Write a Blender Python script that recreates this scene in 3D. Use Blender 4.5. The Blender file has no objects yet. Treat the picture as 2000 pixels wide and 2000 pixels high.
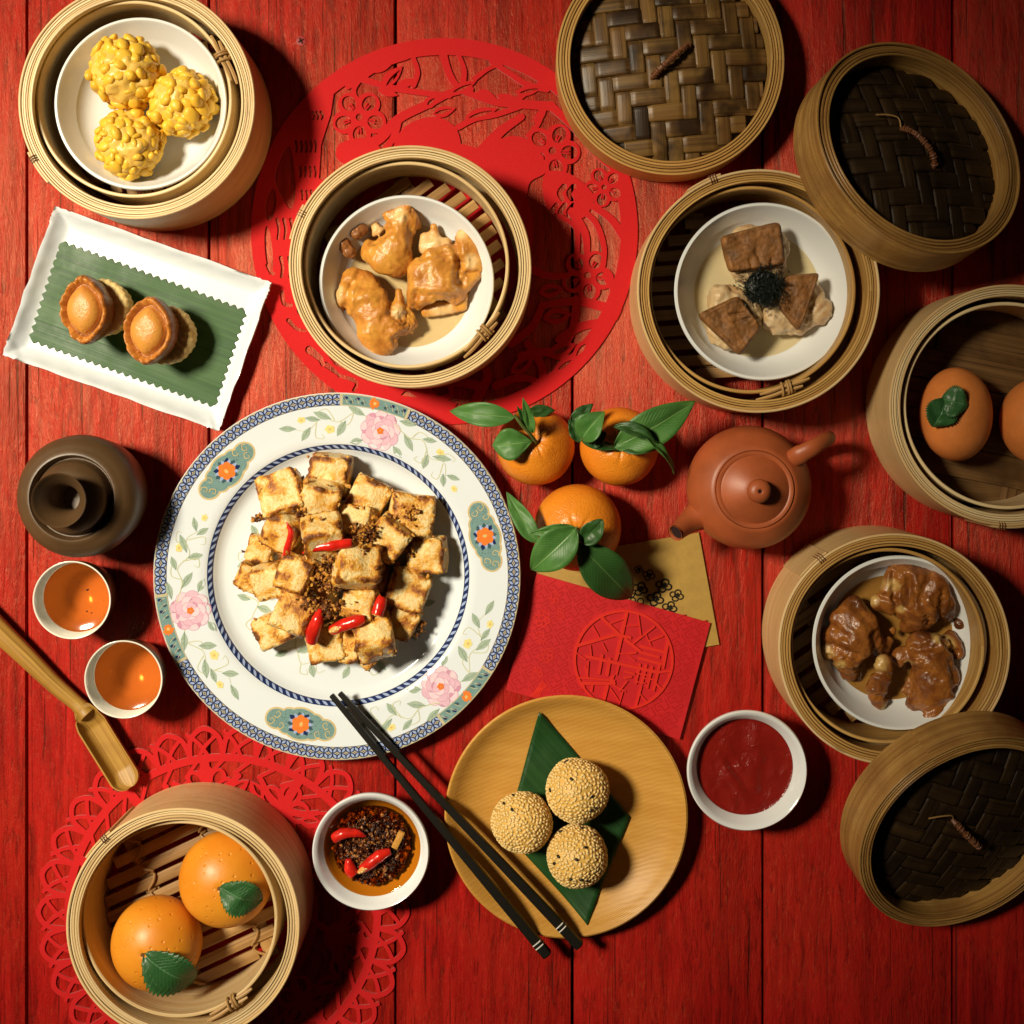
import bpy, bmesh, math, random
import numpy as np
from mathutils import Vector, Matrix, noise, Euler
pi = math.pi
rnd = random.Random(7)
S = bpy.context.scene
COL = S.collection
# ------------------------------------------------------------------ camera
D = 0.92                 # camera height above the table (m)
K = 0.36e-3              # metres per photo pixel on the table
NX, NY = 1020, 800       # photo pixel straight below the lens
def P(px, py, z=0.0):
    f = K*(D-z)/D
    return Vector(((px-NX)*f, (NY-py)*f, z))
def L(npx, z=0.0):
    return npx*K*(D-z)/D
cam = bpy.data.cameras.new('camera'); camo = bpy.data.objects.new('camera', cam); COL.objects.link(camo)
camo.location = (0, 0, D); cam.sensor_width = 36; cam.lens = 36*D/(2000*K)
cam.shift_x = (1000-NX)/2000; cam.shift_y = -(1000-NY)/2000
cam.clip_start = 0.01; cam.clip_end = 20
cam.dof.use_dof = True; cam.dof.focus_distance = D-0.045; cam.dof.aperture_fstop = 6.3
S.camera = camo
S.render.resolution_x = 1024; S.render.resolution_y = 1024
# ------------------------------------------------------------------ light
W = bpy.data.worlds.new('World'); S.world = W; W.use_nodes = True
W.node_tree.nodes['Background'].inputs[0].default_value = (1.0, 0.86, 0.68, 1)
W.node_tree.nodes['Background'].inputs[1].default_value = 0.010
LP = Vector((-1.10, 0.37, 1.62)); AIM = Vector((-0.27, -0.04, 0.0))
ld = bpy.data.lights.new('studio_spot', 'SPOT'); lo = bpy.data.objects.new('studio_spot', ld); COL.objects.link(lo)
lo.location = LP; lo.rotation_euler = (AIM-LP).to_track_quat('-Z', 'Y').to_euler()
ld.energy = 262; ld.color = (1.0, 0.88, 0.66); ld.spot_size = math.radians(40); ld.spot_blend = 1.0; ld.shadow_soft_size = 0.17
S.view_settings.view_transform = 'Standard'; S.view_settings.look = 'None'
S.view_settings.exposure = 0.0; S.view_settings.gamma = 1.0; S.view_settings.use_curve_mapping = False
S.render.engine = 'CYCLES'
S.cycles.max_bounces = 6; S.cycles.transparent_max_bounces = 12
# ------------------------------------------------------------------ node helper
class NT:
    def __init__(s, name):
        s.m = bpy.data.materials.new(name); s.m.use_nodes = True
        s.t = s.m.node_tree; s.b = s.t.nodes['Principled BSDF']; s.out = s.t.nodes['Material Output']
    def new(s, ty, **kw):
        n = s.t.nodes.new(ty)
        for k, v in kw.items(): setattr(n, k, v)
        return n
    def put(s, sock, v):
        if v is None: return
        if isinstance(v, bpy.types.NodeSocket): s.t.links.new(v, sock)
        elif isinstance(v, (tuple, list)):
            sock.default_value = tuple(v)+(1,) if len(v) == 3 and len(sock.default_value) == 4 else v
        else: sock.default_value = v
    def coord(s, kind='Object'): return s.new('ShaderNodeTexCoord').outputs[kind]
    def attr(s, name): return s.new('ShaderNodeAttribute', attribute_name=name).outputs['Fac']
    def rand(s): return s.new('ShaderNodeObjectInfo').outputs['Random']
    def mapping(s, v, scale=(1,1,1), loc=(0,0,0), rot=(0,0,0)):
        n = s.new('ShaderNodeMapping'); s.put(n.inputs[0], v); s.put(n.inputs[1], loc); s.put(n.inputs[2], rot); s.put(n.inputs[3], scale); return n.outputs[0]
    def noise(s, v, scale=5, detail=4, rough=.55, dist=0, w=None):
        n = s.new('ShaderNodeTexNoise')
        if w is not None: n.noise_dimensions = '4D'; s.put(n.inputs['W'], w)
        s.put(n.inputs['Vector'], v); s.put(n.inputs['Scale'], scale); s.put(n.inputs['Detail'], detail); s.put(n.inputs['Roughness'], rough); s.put(n.inputs['Distortion'], dist)
        return n.outputs['Fac']
    def voro(s, v, scale=5, feature='F1', rnd_=1):
        n = s.new('ShaderNodeTexVoronoi', feature=feature); s.put(n.inputs['Vector'], v); s.put(n.inputs['Scale'], scale); s.put(n.inputs['Randomness'], rnd_); return n.outputs['Distance']
    def wave(s, v, scale=5, dist=0, dscale=1, detail=2, kind='BANDS', d='X'):
        n = s.new('ShaderNodeTexWave', wave_type=kind)
        if kind == 'BANDS': n.bands_direction = d
        else: n.rings_direction = d
        s.put(n.inputs['Vector'], v); s.put(n.inputs['Scale'], scale); s.put(n.inputs['Distortion'], dist); s.put(n.inputs['Detail Scale'], dscale); s.put(n.inputs['Detail'], detail); return n.outputs['Fac']
    def ramp(s, f, pts, interp='LINEAR'):
        n = s.new('ShaderNodeValToRGB'); s.put(n.inputs[0], f); r = n.color_ramp; r.interpolation = interp
        while len(r.elements) < len(pts): r.elements.new(0.5)
        for e, (p, c) in zip(r.elements, pts):
            e.position = p; e.color = (c, c, c, 1) if isinstance(c, (int, float)) else tuple(c)+(1,)
        return n.outputs[0]
    def mix(s, f, a, b, mode='MIX'):
        n = s.new('ShaderNodeMix', data_type='RGBA', blend_type=mode)
        s.put(n.inputs[0], f); s.put(n.inputs[6], a); s.put(n.inputs[7], b); return n.outputs[2]
    def math(s, op, a, b=None, clamp=False):
        n = s.new('ShaderNodeMath', operation=op, use_clamp=clamp); s.put(n.inputs[0], a); s.put(n.inputs[1], b); return n.outputs[0]
    def sep(s, v):
        n = s.new('ShaderNodeSeparateXYZ'); s.put(n.inputs[0], v); return n.outputs
    def comb(s, x, y, z):
        n = s.new('ShaderNodeCombineXYZ'); s.put(n.inputs[0], x); s.put(n.inputs[1], y); s.put(n.inputs[2], z); return n.outputs[0]
    def bump(s, h, strength=.3, dist=.001, nrm=None):
        n = s.new('ShaderNodeBump'); s.put(n.inputs['Strength'], strength); s.put(n.inputs['Distance'], dist); s.put(n.inputs['Height'], h); s.put(n.inputs['Normal'], nrm); return n.outputs[0]
    def done(s, col=None, rough=None, nrm=None, spec=None, coat=None, sss=None, sssr=None, sheen=None, coatr=None, tint=None):
        b = s.b.inputs
        s.put(b['Base Color'], col); s.put(b['Roughness'], rough); s.put(b['Normal'], nrm); s.put(b['Specular IOR Level'], spec)
        s.put(b['Coat Weight'], coat); s.put(b['Coat Roughness'], coatr); s.put(b['Sheen Weight'], sheen); s.put(b['Specular Tint'], tint)
        if sss: s.put(b['Subsurface Weight'], sss); s.put(b['Subsurface Radius'], sssr or (1, .5, .2)); s.put(b['Subsurface Scale'], .003)
        return s.m
# ------------------------------------------------------------------ scene helpers
def thing(name, label, cat, loc=(0,0,0), rot=(0,0,0), group=None):
    o = bpy.data.objects.new(name, None); COL.objects.link(o); o.empty_display_size = .02
    o.location = loc; o.rotation_euler = rot if not isinstance(rot, (int, float)) else (0, 0, rot)
    return tag(o, label, cat, group)
def tag(o, label=None, cat=None, group=None, kind=None):
    if label: o['label'] = label
    if cat: o['category'] = cat
    if group: o['group'] = group
    if kind: o['kind'] = kind
    return o
def link(name, me, parent=None, loc=(0,0,0), rot=(0,0,0)):
    o = bpy.data.objects.new(name, me); COL.objects.link(o); o.parent = parent
    o.location = loc
    o.rotation_euler = rot if not isinstance(rot, (int, float)) else (0, 0, rot)
    return o
class MB:
    """collects faces of ONE mesh"""
    def __init__(s): s.v = []; s.f = []; s.uv = []; s.mi = []; s.mats = []
    def mat(s, m):
        if m not in s.mats: s.mats.append(m)
        return s.mats.index(m)
    def face(s, idx, uv=None, mi=0):
        s.f.append(tuple(idx)); s.uv.append(uv); s.mi.append(mi)
    def mesh(s, name, mat=None, smooth=True, sharp=38):
        me = bpy.data.meshes.new(name); me.from_pydata([tuple(v) for v in s.v], [], s.f)
        if any(u is not None for u in s.uv):
            l = me.uv_layers.new(name='UVMap'); k = 0; dat = l.data
            for f, u in zip(s.f, s.uv):
                for i in range(len(f)):
                    if u is not None: dat[k].uv = u[i]
                    k += 1
        for m in (s.mats or ([mat] if mat else [])): me.materials.append(m)
        if s.mats: me.polygons.foreach_set('material_index', s.mi)
        me.update()
        if smooth:
            me.shade_smooth()
            if sharp: me.set_sharp_from_angle(angle=math.radians(sharp))
        return me
    def build(s, name, mat=None, parent=None, loc=(0,0,0), rot=(0,0,0), smooth=True, sharp=38):
        return link(name, s.mesh(name, mat, smooth, sharp), parent, loc, rot)
    # --- shapes
    def lathe(s, prof, n=96, closed=False, wob=None, off=(0,0), rfun=None, mi=0, sq=None, a0=0.0, a1=2*pi):
        base = len(s.v); m = len(prof); full = abs(a1-a0-2*pi) < 1e-6
        cols = n if full else n+1
        for i in range(cols):
            a = a0+(a1-a0)*i/n
            w = wob(a) if wob else 0
            for j, (r, z) in enumerate(prof):
                rr = r+w
                if rfun: rr, z = rfun(a, r, z)
                s.v.append((off[0]+rr*math.cos(a), off[1]+rr*math.sin(a), z))
        R = max(p[0] for p in prof); arc = [0]
        pp = list(prof)+([prof[0]] if closed else [])
        for j in range(1, len(pp)): arc.append(arc[-1]+math.hypot(pp[j][0]-pp[j-1][0], pp[j][1]-pp[j-1][1]))
        for i in range(n):
            i2 = (i+1) % cols
            for j in range(m if closed else m-1):
                j2 = (j+1) % m
                u0 = R*(a0+(a1-a0)*i/n); u1 = R*(a0+(a1-a0)*(i+1)/n)
                q = [base+i*m+j, base+i2*m+j, base+i2*m+j2, base+i*m+j2]; uv = [(u0, arc[j]), (u1, arc[j]), (u1, arc[j+1]), (u0, arc[j+1])]
                if abs(prof[j][0]) < 1e-9 and not rfun: q = q[1:] if False else [q[0], q[2], q[3]]; uv = [uv[0], uv[2], uv[3]]
                elif abs(prof[j2][0]) < 1e-9 and not rfun: q = q[:3]; uv = uv[:3]
                s.face(q, uv, mi)
        if not full and closed:
            s.face([base+j for j in range(m)], [(0, 0)]*m, mi); s.face([base+(cols-1)*m+j for j in range(m)][::-1], [(0, 0)]*m, mi)
        return s
    def hoop(s, r0, r1, z0, z1, n=120, wob=None, off=(0,0), bev=.0004, mi=0, a0=0.0, a1=2*pi):
        b = bev
        return s.lathe([(r1, z0+b), (r1, z1-b), (r1-b, z1), (r0+b, z1), (r0, z1-b), (r0, z0+b), (r0+b, z0), (r1-b, z0)], n, True, wob, off, mi=mi, a0=a0, a1=a1)
    def tube(s, pts, rad, n=8, cap=True, mi=0, flat=None, up=None):
        pts = [Vector(p) for p in pts]; m = len(pts); base = len(s.v)
        rad = rad if isinstance(rad, (list, tuple)) else [rad]*m
        U = Vector(up) if up else None; prev = None; arc = 0; arcs = []
        for i, p in enumerate(pts):
            t = (pts[min(i+1, m-1)]-pts[max(i-1, 0)]); t = t.normalized() if t.length > 1e-12 else Vector((0,0,1))
            if prev is None:
                a = U or (Vector((0,0,1)) if abs(t.z) < .9 else Vector((1,0,0))); x = (a-t*a.dot(t)).normalized()
            else: x = (prev-t*prev.dot(t)).normalized()
            prev = x; y = t.cross(x)
            for k in range(n):
                an = 2*pi*k/n
                fl = flat[i] if isinstance(flat, (list, tuple)) else (flat or 1)
                s.v.append(p+x*math.cos(an)*rad[i]*fl+y*math.sin(an)*rad[i])
            if i: arc += (p-pts[i-1]).length
            arcs.append(arc)
        rm = max(rad)
        for i in range(m-1):
            for k in range(n):
                k2 = (k+1) % n; v0 = 2*pi*k/n*rm; v1 = 2*pi*(k+1)/n*rm
                s.face([base+i*n+k, base+i*n+k2, base+(i+1)*n+k2, base+(i+1)*n+k], [(arcs[i], v0), (arcs[i], v1), (arcs[i+1], v1), (arcs[i+1], v0)], mi)
        if cap:
            s.face([base+k for k in range(n)][::-1], [(0, 0)]*n, mi); s.face([base+(m-1)*n+k for k in range(n)], [(arcs[-1], 0)]*n, mi)
        return s
    def box(s, c, half, mtx=None, bev=0, mi=0):
        bm = bmesh.new(); bmesh.ops.create_cube(bm, size=2)
        for v in bm.verts: v.co = Vector((v.co.x*half[0], v.co.y*half[1], v.co.z*half[2]))
        if bev: bmesh.ops.bevel(bm, geom=bm.edges[:], offset=bev, segments=2, affect='EDGES', profile=.5)
        base = len(s.v); bm.verts.index_update()
        ax = max(range(3), key=lambda i: half[i])
        for v in bm.verts:
            p = Vector(v.co)
            if mtx: p = mtx @ p
            s.v.append(p+Vector(c))
        for f in bm.faces:
            nn = f.normal; dr = max(range(3), key=lambda i: abs(nn[i])); oth = [i for i in range(3) if i != ax]
            w = oth[0] if dr != oth[0] else oth[1]
            s.face([base+v.index for v in f.verts], [(v.co[ax], v.co[w]+(dr*.1)) for v in f.verts], mi)
        bm.free(); return s
    def ball(s, c, r, sub=2, mtx=None, mi=0):
        bm = bmesh.new(); bmesh.ops.create_icosphere(bm, subdivisions=sub, radius=1)
        r = r if isinstance(r, (tuple, list)) else (r, r, r); base = len(s.v); bm.verts.index_update()
        for v in bm.verts:
            p = Vector((v.co.x*r[0], v.co.y*r[1], v.co.z*r[2]))
            if mtx: p = mtx @ p
            s.v.append(p+Vector(c))
        for f in bm.faces: s.face([base+v.index for v in f.verts], None, mi)
        bm.free(); return s
def copy_tree(o, parent=None):
    c = o.copy(); COL.objects.link(c); c.parent = parent
    for ch in [x for x in o.children]: copy_tree(ch, c)
    return c
def wobf(seed, amp, k=3):
    r = random.Random(seed); ph = [(r.uniform(0, 6.28), r.uniform(.3, 1)) for _ in range(k)]
    return lambda a: amp*sum(w*math.sin((i+2)*a+p) for i, (p, w) in enumerate(ph))/k
def blob(balls, voxel=.0012, smooth=8, disp=0, dscale=200, seed=0, caps=()):
    """one continuous mesh grown round overlapping ellipsoids (x,y,z,r[,rz])"""
    mb = MB()
    for b in balls:
        x, y, z, r = b[:4]; rz = b[4] if len(b) > 4 else r
        mb.ball((x, y, z), (r, r, rz), 3)
    for a, b, r in caps:
        a = Vector(a); b = Vector(b); n = max(2, int((b-a).length/(r*.5)))
        for i in range(n+1): mb.ball(a.lerp(b, i/n), r, 2)
    me = mb.mesh('tmp', None, False); o = bpy.data.objects.new('tmp', me); COL.objects.link(o)
    m = o.modifiers.new('r', 'REMESH'); m.mode = 'VOXEL'; m.voxel_size = voxel
    m = o.modifiers.new('s', 'SMOOTH'); m.factor = .5; m.iterations = smooth
    dg = bpy.context.evaluated_depsgraph_get(); out = bpy.data.meshes.new_from_object(o.evaluated_get(dg))
    bpy.data.objects.remove(o); bpy.data.meshes.remove(me)
    if disp:
        co = np.empty(len(out.vertices)*3); out.vertices.foreach_get('co', co); co = co.reshape(-1, 3)
        no = np.empty(len(out.vertices)*3); out.vertex_normals.foreach_get('vector', no); no = no.reshape(-1, 3)
        off = Vector((seed*3.7, seed*1.3, seed*2.1))
        d = np.array([noise.fractal(Vector(c)*dscale+off, 1.0, 2.0, 4) for c in co])
        out.vertices.foreach_set('co', (co+no*(d*disp)[:, None]).ravel()); out.update()
    out.shade_smooth(); out.materials.clear()
    return out
def set_attr(me, name, fn):
    a = me.attributes.new(name, 'FLOAT', 'POINT')
    a.data.foreach_set('value', [float(fn(v.co)) for v in me.vertices])
# ------------------------------------------------------------------ 2-D shapes cut from sheet: signed distance on a grid -> solid mesh
class Sheet:
    def __init__(s, x0, y0, x1, y1, cell):
        s.x = np.arange(x0, x1+cell, cell); s.y = np.arange(y0, y1+cell, cell); s.c = cell; s.x0 = x0; s.y0 = y0
        s.F = np.full((len(s.y), len(s.x)), 1e3)
    def _win(s, xa, ya, xb, yb, pad):
        i0 = max(0, int((ya-pad-s.y0)/s.c)); i1 = min(len(s.y), int((yb+pad-s.y0)/s.c)+2)
        j0 = max(0, int((xa-pad-s.x0)/s.c)); j1 = min(len(s.x), int((xb+pad-s.x0)/s.c)+2)
        return (slice(i0, i1), slice(j0, j1)), np.meshgrid(s.x[j0:j1], s.y[i0:i1])
    def _op(s, w, d, cut):
        if s.F[w].size == 0: return
        s.F[w] = np.maximum(s.F[w], -d) if cut else np.minimum(s.F[w], d)
    def ell(s, cx, cy, a, b=None, rot=0, cut=False):
        b = b or a; w, (X, Y) = s._win(cx-max(a, b), cy-max(a, b), cx+max(a, b), cy+max(a, b), 4*s.c)
        c, q = math.cos(rot), math.sin(rot); U = (X-cx)*c+(Y-cy)*q; V = -(X-cx)*q+(Y-cy)*c
        k = np.sqrt((U/a)**2+(V/b)**2); s._op(w, (k-1)*min(a, b), cut); return s
    def ring(s, cx, cy, r0, r1, cut=False):
        w, (X, Y) = s._win(cx-r1, cy-r1, cx+r1, cy+r1, 4*s.c); R = np.hypot(X-cx, Y-cy)
        s._op(w, np.maximum(R-r1, r0-R), cut); return s
    def line(s, pts, w0, w1=None, cut=False, curve=True):
        """stroke through the points, half-width w0 -> w1"""
        w1 = w0 if w1 is None else w1
        if curve and len(pts) > 2: pts = spline(pts, 6)
        n = len(pts)-1
        for i in range(n):
            (ax, ay), (bx, by) = pts[i], pts[i+1]; ra = w0+(w1-w0)*i/n; rb = w0+(w1-w0)*(i+1)/n; m = max(ra, rb)
            w, (X, Y) = s._win(min(ax, bx)-m, min(ay, by)-m, max(ax, bx)+m, max(ay, by)+m, 4*s.c)
            dx, dy = bx-ax, by-ay; l2 = dx*dx+dy*dy+1e-12
            t = np.clip(((X-ax)*dx+(Y-ay)*dy)/l2, 0, 1); s._op(w, np.hypot(X-ax-t*dx, Y-ay-t*dy)-(ra+(rb-ra)*t), cut)
        return s
    def poly(s, pts, cut=False, curve=False):
        if curve: pts = spline(list(pts)+[pts[0]], 6, True)
        xs = [p[0] for p in pts]; ys = [p[1] for p in pts]
        w, (X, Y) = s._win(min(xs), min(ys), max(xs), max(ys), 5*s.c); d = np.full(X.shape, 1e9); ins = np.zeros(X.shape, bool)
        n = len(pts)
        for i in range(n):
            (ax, ay), (bx, by) = pts[i], pts[(i+1) % n]; dx, dy = bx-ax, by-ay; l2 = dx*dx+dy*dy+1e-12
            t = np.clip(((X-ax)*dx+(Y-ay)*dy)/l2, 0, 1); d = np.minimum(d, np.hypot(X-ax-t*dx, Y-ay-t*dy))
            cr = ((ay > Y) != (by > Y)) & (X < (bx-ax)*(Y-ay)/((by-ay) if by != ay else 1e-12)+ax); ins ^= cr
        s._op(w, np.where(ins, -d, d), cut); return s
    def leaf(s, a, b, w, hole=0.0, cut=False):
        ax, ay = a; bx, by = b; dx, dy = bx-ax, by-ay; l = math.hypot(dx, dy); nx, ny = -dy/l, dx/l
        def out(k): return [(ax+dx*t+nx*sg*w*k*math.sin(pi*t**.85), ay+dy*t+ny*sg*w*k*math.sin(pi*t**.85)) for sg, ts in ((1, [i/8 for i in range(9)]), (-1, [i/8 for i in range(7, 0, -1)])) for t in ts]
        s.poly(out(1), cut)
        return s
    def mesh(s, name, mat, z0, z1, fx):
        """fx maps sheet (x, y) -> world/local (x, y); isoline at 0 becomes the cut edge"""
        F = s.F; ny, nx = F.shape; mb = MB(); vid = {}
        def V(key, x, y, top):
            k = (key, top)
            if k not in vid:
                p = fx(x, y); vid[k] = len(mb.v); mb.v.append((p[0], p[1], z1 if top else z0))
            return vid[k]
        def corner(i, j, t=True): return V((i, j, 'c'), s.x[j], s.y[i], t)
        def cross(i, j, di, dj, t):
            a = F[i, j]; b = F[i+di, j+dj]; q = a/(a-b)
            return V((i, j, di), s.x[j]+(s.c*q if dj else 0), s.y[i]+(s.c*q if di else 0), t)
        ins = F < 0
        cnt = ins[:-1, :-1].astype(int)+ins[1:, :-1]+ins[:-1, 1:]+ins[1:, 1:]
        for i in range(ny-1):
            row = cnt[i]; full = np.flatnonzero(row == 4)
            if len(full):
                br = np.flatnonzero(np.diff(full) > 1); st = np.r_[full[0], full[br+1]]; en = np.r_[full[br], full[-1]]
                for a, b in zip(st, en): mb.face([corner(i, a), corner(i, b+1), corner(i+1, b+1), corner(i+1, a)])
            for j in np.flatnonzero((row > 0) & (row < 4)):
                cs = [(i, j), (i, j+1), (i+1, j+1), (i+1, j)]; ed = [(i, j, 0, 1), (i, j+1, 1, 0), (i+1, j, 0, 1), (i, j, 1, 0)]
                poly = []
                for k in range(4):
                    a = cs[k]; b = cs[(k+1) % 4]
                    if ins[a]: poly.append(('c', a))
                    if ins[a] != ins[b]: poly.append(('e', ed[k]))
                if len(poly) < 3: continue
                top = [corner(*q) if ty == 'c' else cross(*q, True) for ty, q in poly]
                if len(set(top)) >= 3: mb.face(top)
                for k in range(len(poly)):
                    if poly[k][0] == 'e' and poly[(k+1) % len(poly)][0] == 'e':
                        a = poly[k][1]; b = poly[(k+1) % len(poly)][1]
                        mb.face([cross(*a, True), cross(*a, False), cross(*b, False), cross(*b, True)])
        return mb.mesh(name, mat, True, 40)
def spline(pts, n=6, closed=False):
    pts = list(pts); out = []
    m = len(pts)-1
    g = (lambda i: pts[i % m]) if closed else (lambda i: pts[max(0, min(m, i))])
    for i in range(m):
        p0, p1, p2, p3 = [np.array(g(i+k), float) for k in (-1, 0, 1, 2)]
        if closed: p2 = np.array(g((i+1) % m), float)
        for k in range(n):
            t = k/n; out.append(tuple(.5*((2*p1)+(-p0+p2)*t+(2*p0-5*p1+4*p2-p3)*t*t+(-p0+3*p1-3*p2+p3)*t**3)))
    if not closed: out.append(tuple(np.array(pts[-1], float)))
    return out
# ------------------------------------------------------------------ materials
def m_wood():
    n = NT('red_painted_wood'); c = n.coord(); r = n.rand(); w = n.math('MULTIPLY', r, 37.0)
    g2 = n.noise(n.mapping(c, (34, 2.2, 34)), 3, 4, .6, 1.0, w)
    mid = n.noise(n.mapping(c, (170, 26, 170)), 1.6, 5, .68, 1.2, w)
    fine = n.noise(n.mapping(c, (620, 110, 620)), 1.5, 4, .7, 1.0, w)
    pat = n.noise(c, 8, 4, .6, .8, w)
    rough_zone = n.ramp(n.noise(n.mapping(c, (22, 5, 22)), 1.5, 3, .6, .5, w), [(.40, 0), (.58, 1)])
    col = n.ramp(g2, [(.34, (.18, .003, .004)), (.48, (.34, .006, .006)), (.62, (.45, .010, .009))])
    col = n.mix(n.ramp(pat, [(.42, 0), (.62, .55)]), col, (.42, .018, .009))
    col = n.mix(n.math('MULTIPLY', n.ramp(mid, [(.36, 1), (.48, 0)]), .6), col, (.09, .003, .003))
    wear_glint = n.math('MULTIPLY', n.ramp(fine, [(.58, 0), (.68, 1)]), n.ramp(pat, [(.42, .15), (.60, .9)]))  # orange flecks: scratched paint plus glints of its wrinkles, painted as colour
    col = n.mix(n.math('MULTIPLY', wear_glint, .42), col, (.50, .13, .04))
    crk = n.ramp(n.noise(n.mapping(c, (150, 2.6, 150)), 2.0, 3, .5, .9, w), [(.31, 1), (.36, 0)])
    col = n.mix(n.math('MULTIPLY', crk, .8), col, (.05, .008, .006))
    h = n.math('ADD', n.math('MULTIPLY', mid, n.math('ADD', n.math('MULTIPLY', rough_zone, .9), .35)), n.math('MULTIPLY', fine, .35)); h = n.math('SUBTRACT', h, n.math('MULTIPLY', crk, .35))
    return n.done(col, n.ramp(fine, [(.35, .33), (.65, .47)]), n.bump(h, .66, .0019), spec=.60, tint=(1.0, .66, .38))
def m_bamboo(name, a, b, dark, rough=.42, streak=1.0, spec=.4, stain=0.25):
    n = NT(name); uv = n.coord('UV'); r = n.math('MULTIPLY', n.rand(), 31.0)
    s1 = n.noise(n.mapping(uv, (9, 900*streak, 1)), 1.0, 4, .65, .2, r)
    s2 = n.noise(n.mapping(uv, (3, 260*streak, 1)), 1.0, 3, .6, .3, r)
    pat = n.noise(n.coord(), 26, 3, .6, .4, r)
    col = n.mix(n.ramp(s2, [(.40, 0), (.60, 1)]), a, b)
    col = n.mix(n.math('MULTIPLY', n.ramp(s1, [(.52, 0), (.64, 1)]), .6), col, dark)
    col = n.mix(n.math('MULTIPLY', n.ramp(pat, [(.46, 0), (.64, 1)]), stain), col, dark)
    col = n.mix(n.math('MULTIPLY', n.rand(), .38), col, dark)
    node = n.ramp(n.noise(n.mapping(uv, (30, 160, 1)), 1.0, 3, .6, .4, r), [(.66, 0), (.73, 1)]); col = n.mix(n.math('MULTIPLY', node, .6), col, tuple(x*.5 for x in dark))
    return n.done(col, rough, n.bump(n.math('ADD', s1, n.math('MULTIPLY', s2, .7)), .5, .0006), spec=spec)
def m_porcelain(name='white_porcelain', col=(.74, .76, .76), rough=.16):
    n = NT(name); c = n.coord(); v = n.noise(c, 30, 3)
    return n.done(n.mix(n.math('MULTIPLY', v, .25), col, tuple(x*.93 for x in col)), rough, n.bump(n.noise(c, 60, 2), .04, .001), spec=.5)
def m_plain(name, col, rough=.5, spec=.4, var=.12, vscale=120, bump=.0, bscale=400, sss=0, sssr=None, coat=0, coatr=None, metal=0):
    n = NT(name); c = n.coord(); r = n.math('MULTIPLY', n.rand(), 19.0); v = n.noise(c, vscale, 4, .6, 0, r)
    cc = n.mix(n.ramp(v, [(.3, 0), (.7, 1)]), tuple(x*(1-var) for x in col), tuple(min(1, x*(1+var)) for x in col))
    nr = n.bump(n.noise(c, bscale, 4, .6, 0, r), bump, .001) if bump else None
    m = n.done(cc, rough, nr, spec, coat, sss, sssr, coatr=coatr); n.b.inputs['Metallic'].default_value = metal
    return m
def m_liquid(name, tint, rough=.04, amt=1.0):
    n = NT(name); tr = n.new('ShaderNodeBsdfTransparent'); n.put(tr.inputs[0], tint)
    gl = n.new('ShaderNodeBsdfGlossy'); n.put(gl.inputs['Roughness'], rough); n.put(gl.inputs['Color'], (1, 1, 1))
    n.put(gl.inputs['Normal'], n.bump(n.noise(n.coord(), 70, 2), .05, .001))
    fr = n.new('ShaderNodeFresnel'); n.put(fr.inputs['IOR'], 1.33)
    mx = n.new('ShaderNodeMixShader'); n.put(mx.inputs[0], fr.outputs[0]); n.put(mx.inputs[1], tr.outputs[0]); n.put(mx.inputs[2], gl.outputs[0])
    n.t.links.new(mx.outputs[0], n.out.inputs['Surface']); return n.m
def m_leaf(name, a, b, rib, rough=.35, veins=70, vamt=.35, spec=.45):
    n = NT(name); uv = n.coord('UV'); x = n.sep(uv); av = n.math('ABSOLUTE', n.math('SUBTRACT', x[1], .5))
    ang = n.math('SUBTRACT', x[0], n.math('MULTIPLY', av, .55))
    ve = n.ramp(n.math('ABSOLUTE', n.math('SINE', n.math('MULTIPLY', ang, veins))), [(0, 1), (.22, 0)])
    col = n.mix(n.ramp(n.noise(n.coord(), 55, 4, .6, 0, n.math('MULTIPLY', n.rand(), 9.0)), [(.3, 0), (.7, 1)]), a, b)
    col = n.mix(n.math('MULTIPLY', ve, vamt), col, rib)
    mid = n.ramp(av, [(.0, 1), (.03, 0)]); col = n.mix(n.math('MULTIPLY', mid, .8), col, rib)
    h = n.math('ADD', n.math('MULTIPLY', ve, -.6), n.math('ADD', n.math('MULTIPLY', mid, -1.0), n.math('MULTIPLY', n.noise(n.coord(), 500, 3), .35)))
    return n.done(col, rough, n.bump(h, .45, .0008), spec=spec)
def m_banana(name, a, b, light, rough=.4, lines=420, rot=None):
    n = NT(name); uv = n.coord('UV') if rot is None else n.mapping(n.coord(), rot=(0, 0, rot)); g = n.noise(n.mapping(uv, (1.2, lines, 1)), 1.0, 3, .6)
    g2 = n.noise(n.mapping(uv, (5, lines*.12, 1)), 1.0, 3, .6); blot = n.noise(n.coord(), 30, 4, .65)
    col = n.mix(n.ramp(g, [(.42, 0), (.58, 1)]), a, b); col = n.mix(n.math('MULTIPLY', n.ramp(g2, [(.46, 0), (.64, 1)]), .5), col, light)
    col = n.mix(n.math('MULTIPLY', n.ramp(blot, [(.5, 0), (.75, 1)]), .35), col, light)
    return n.done(col, n.ramp(blot, [(.3, rough-.08), (.7, rough+.18)]), n.bump(n.math('ADD', g, g2), .5, .0007), spec=.24)
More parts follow.
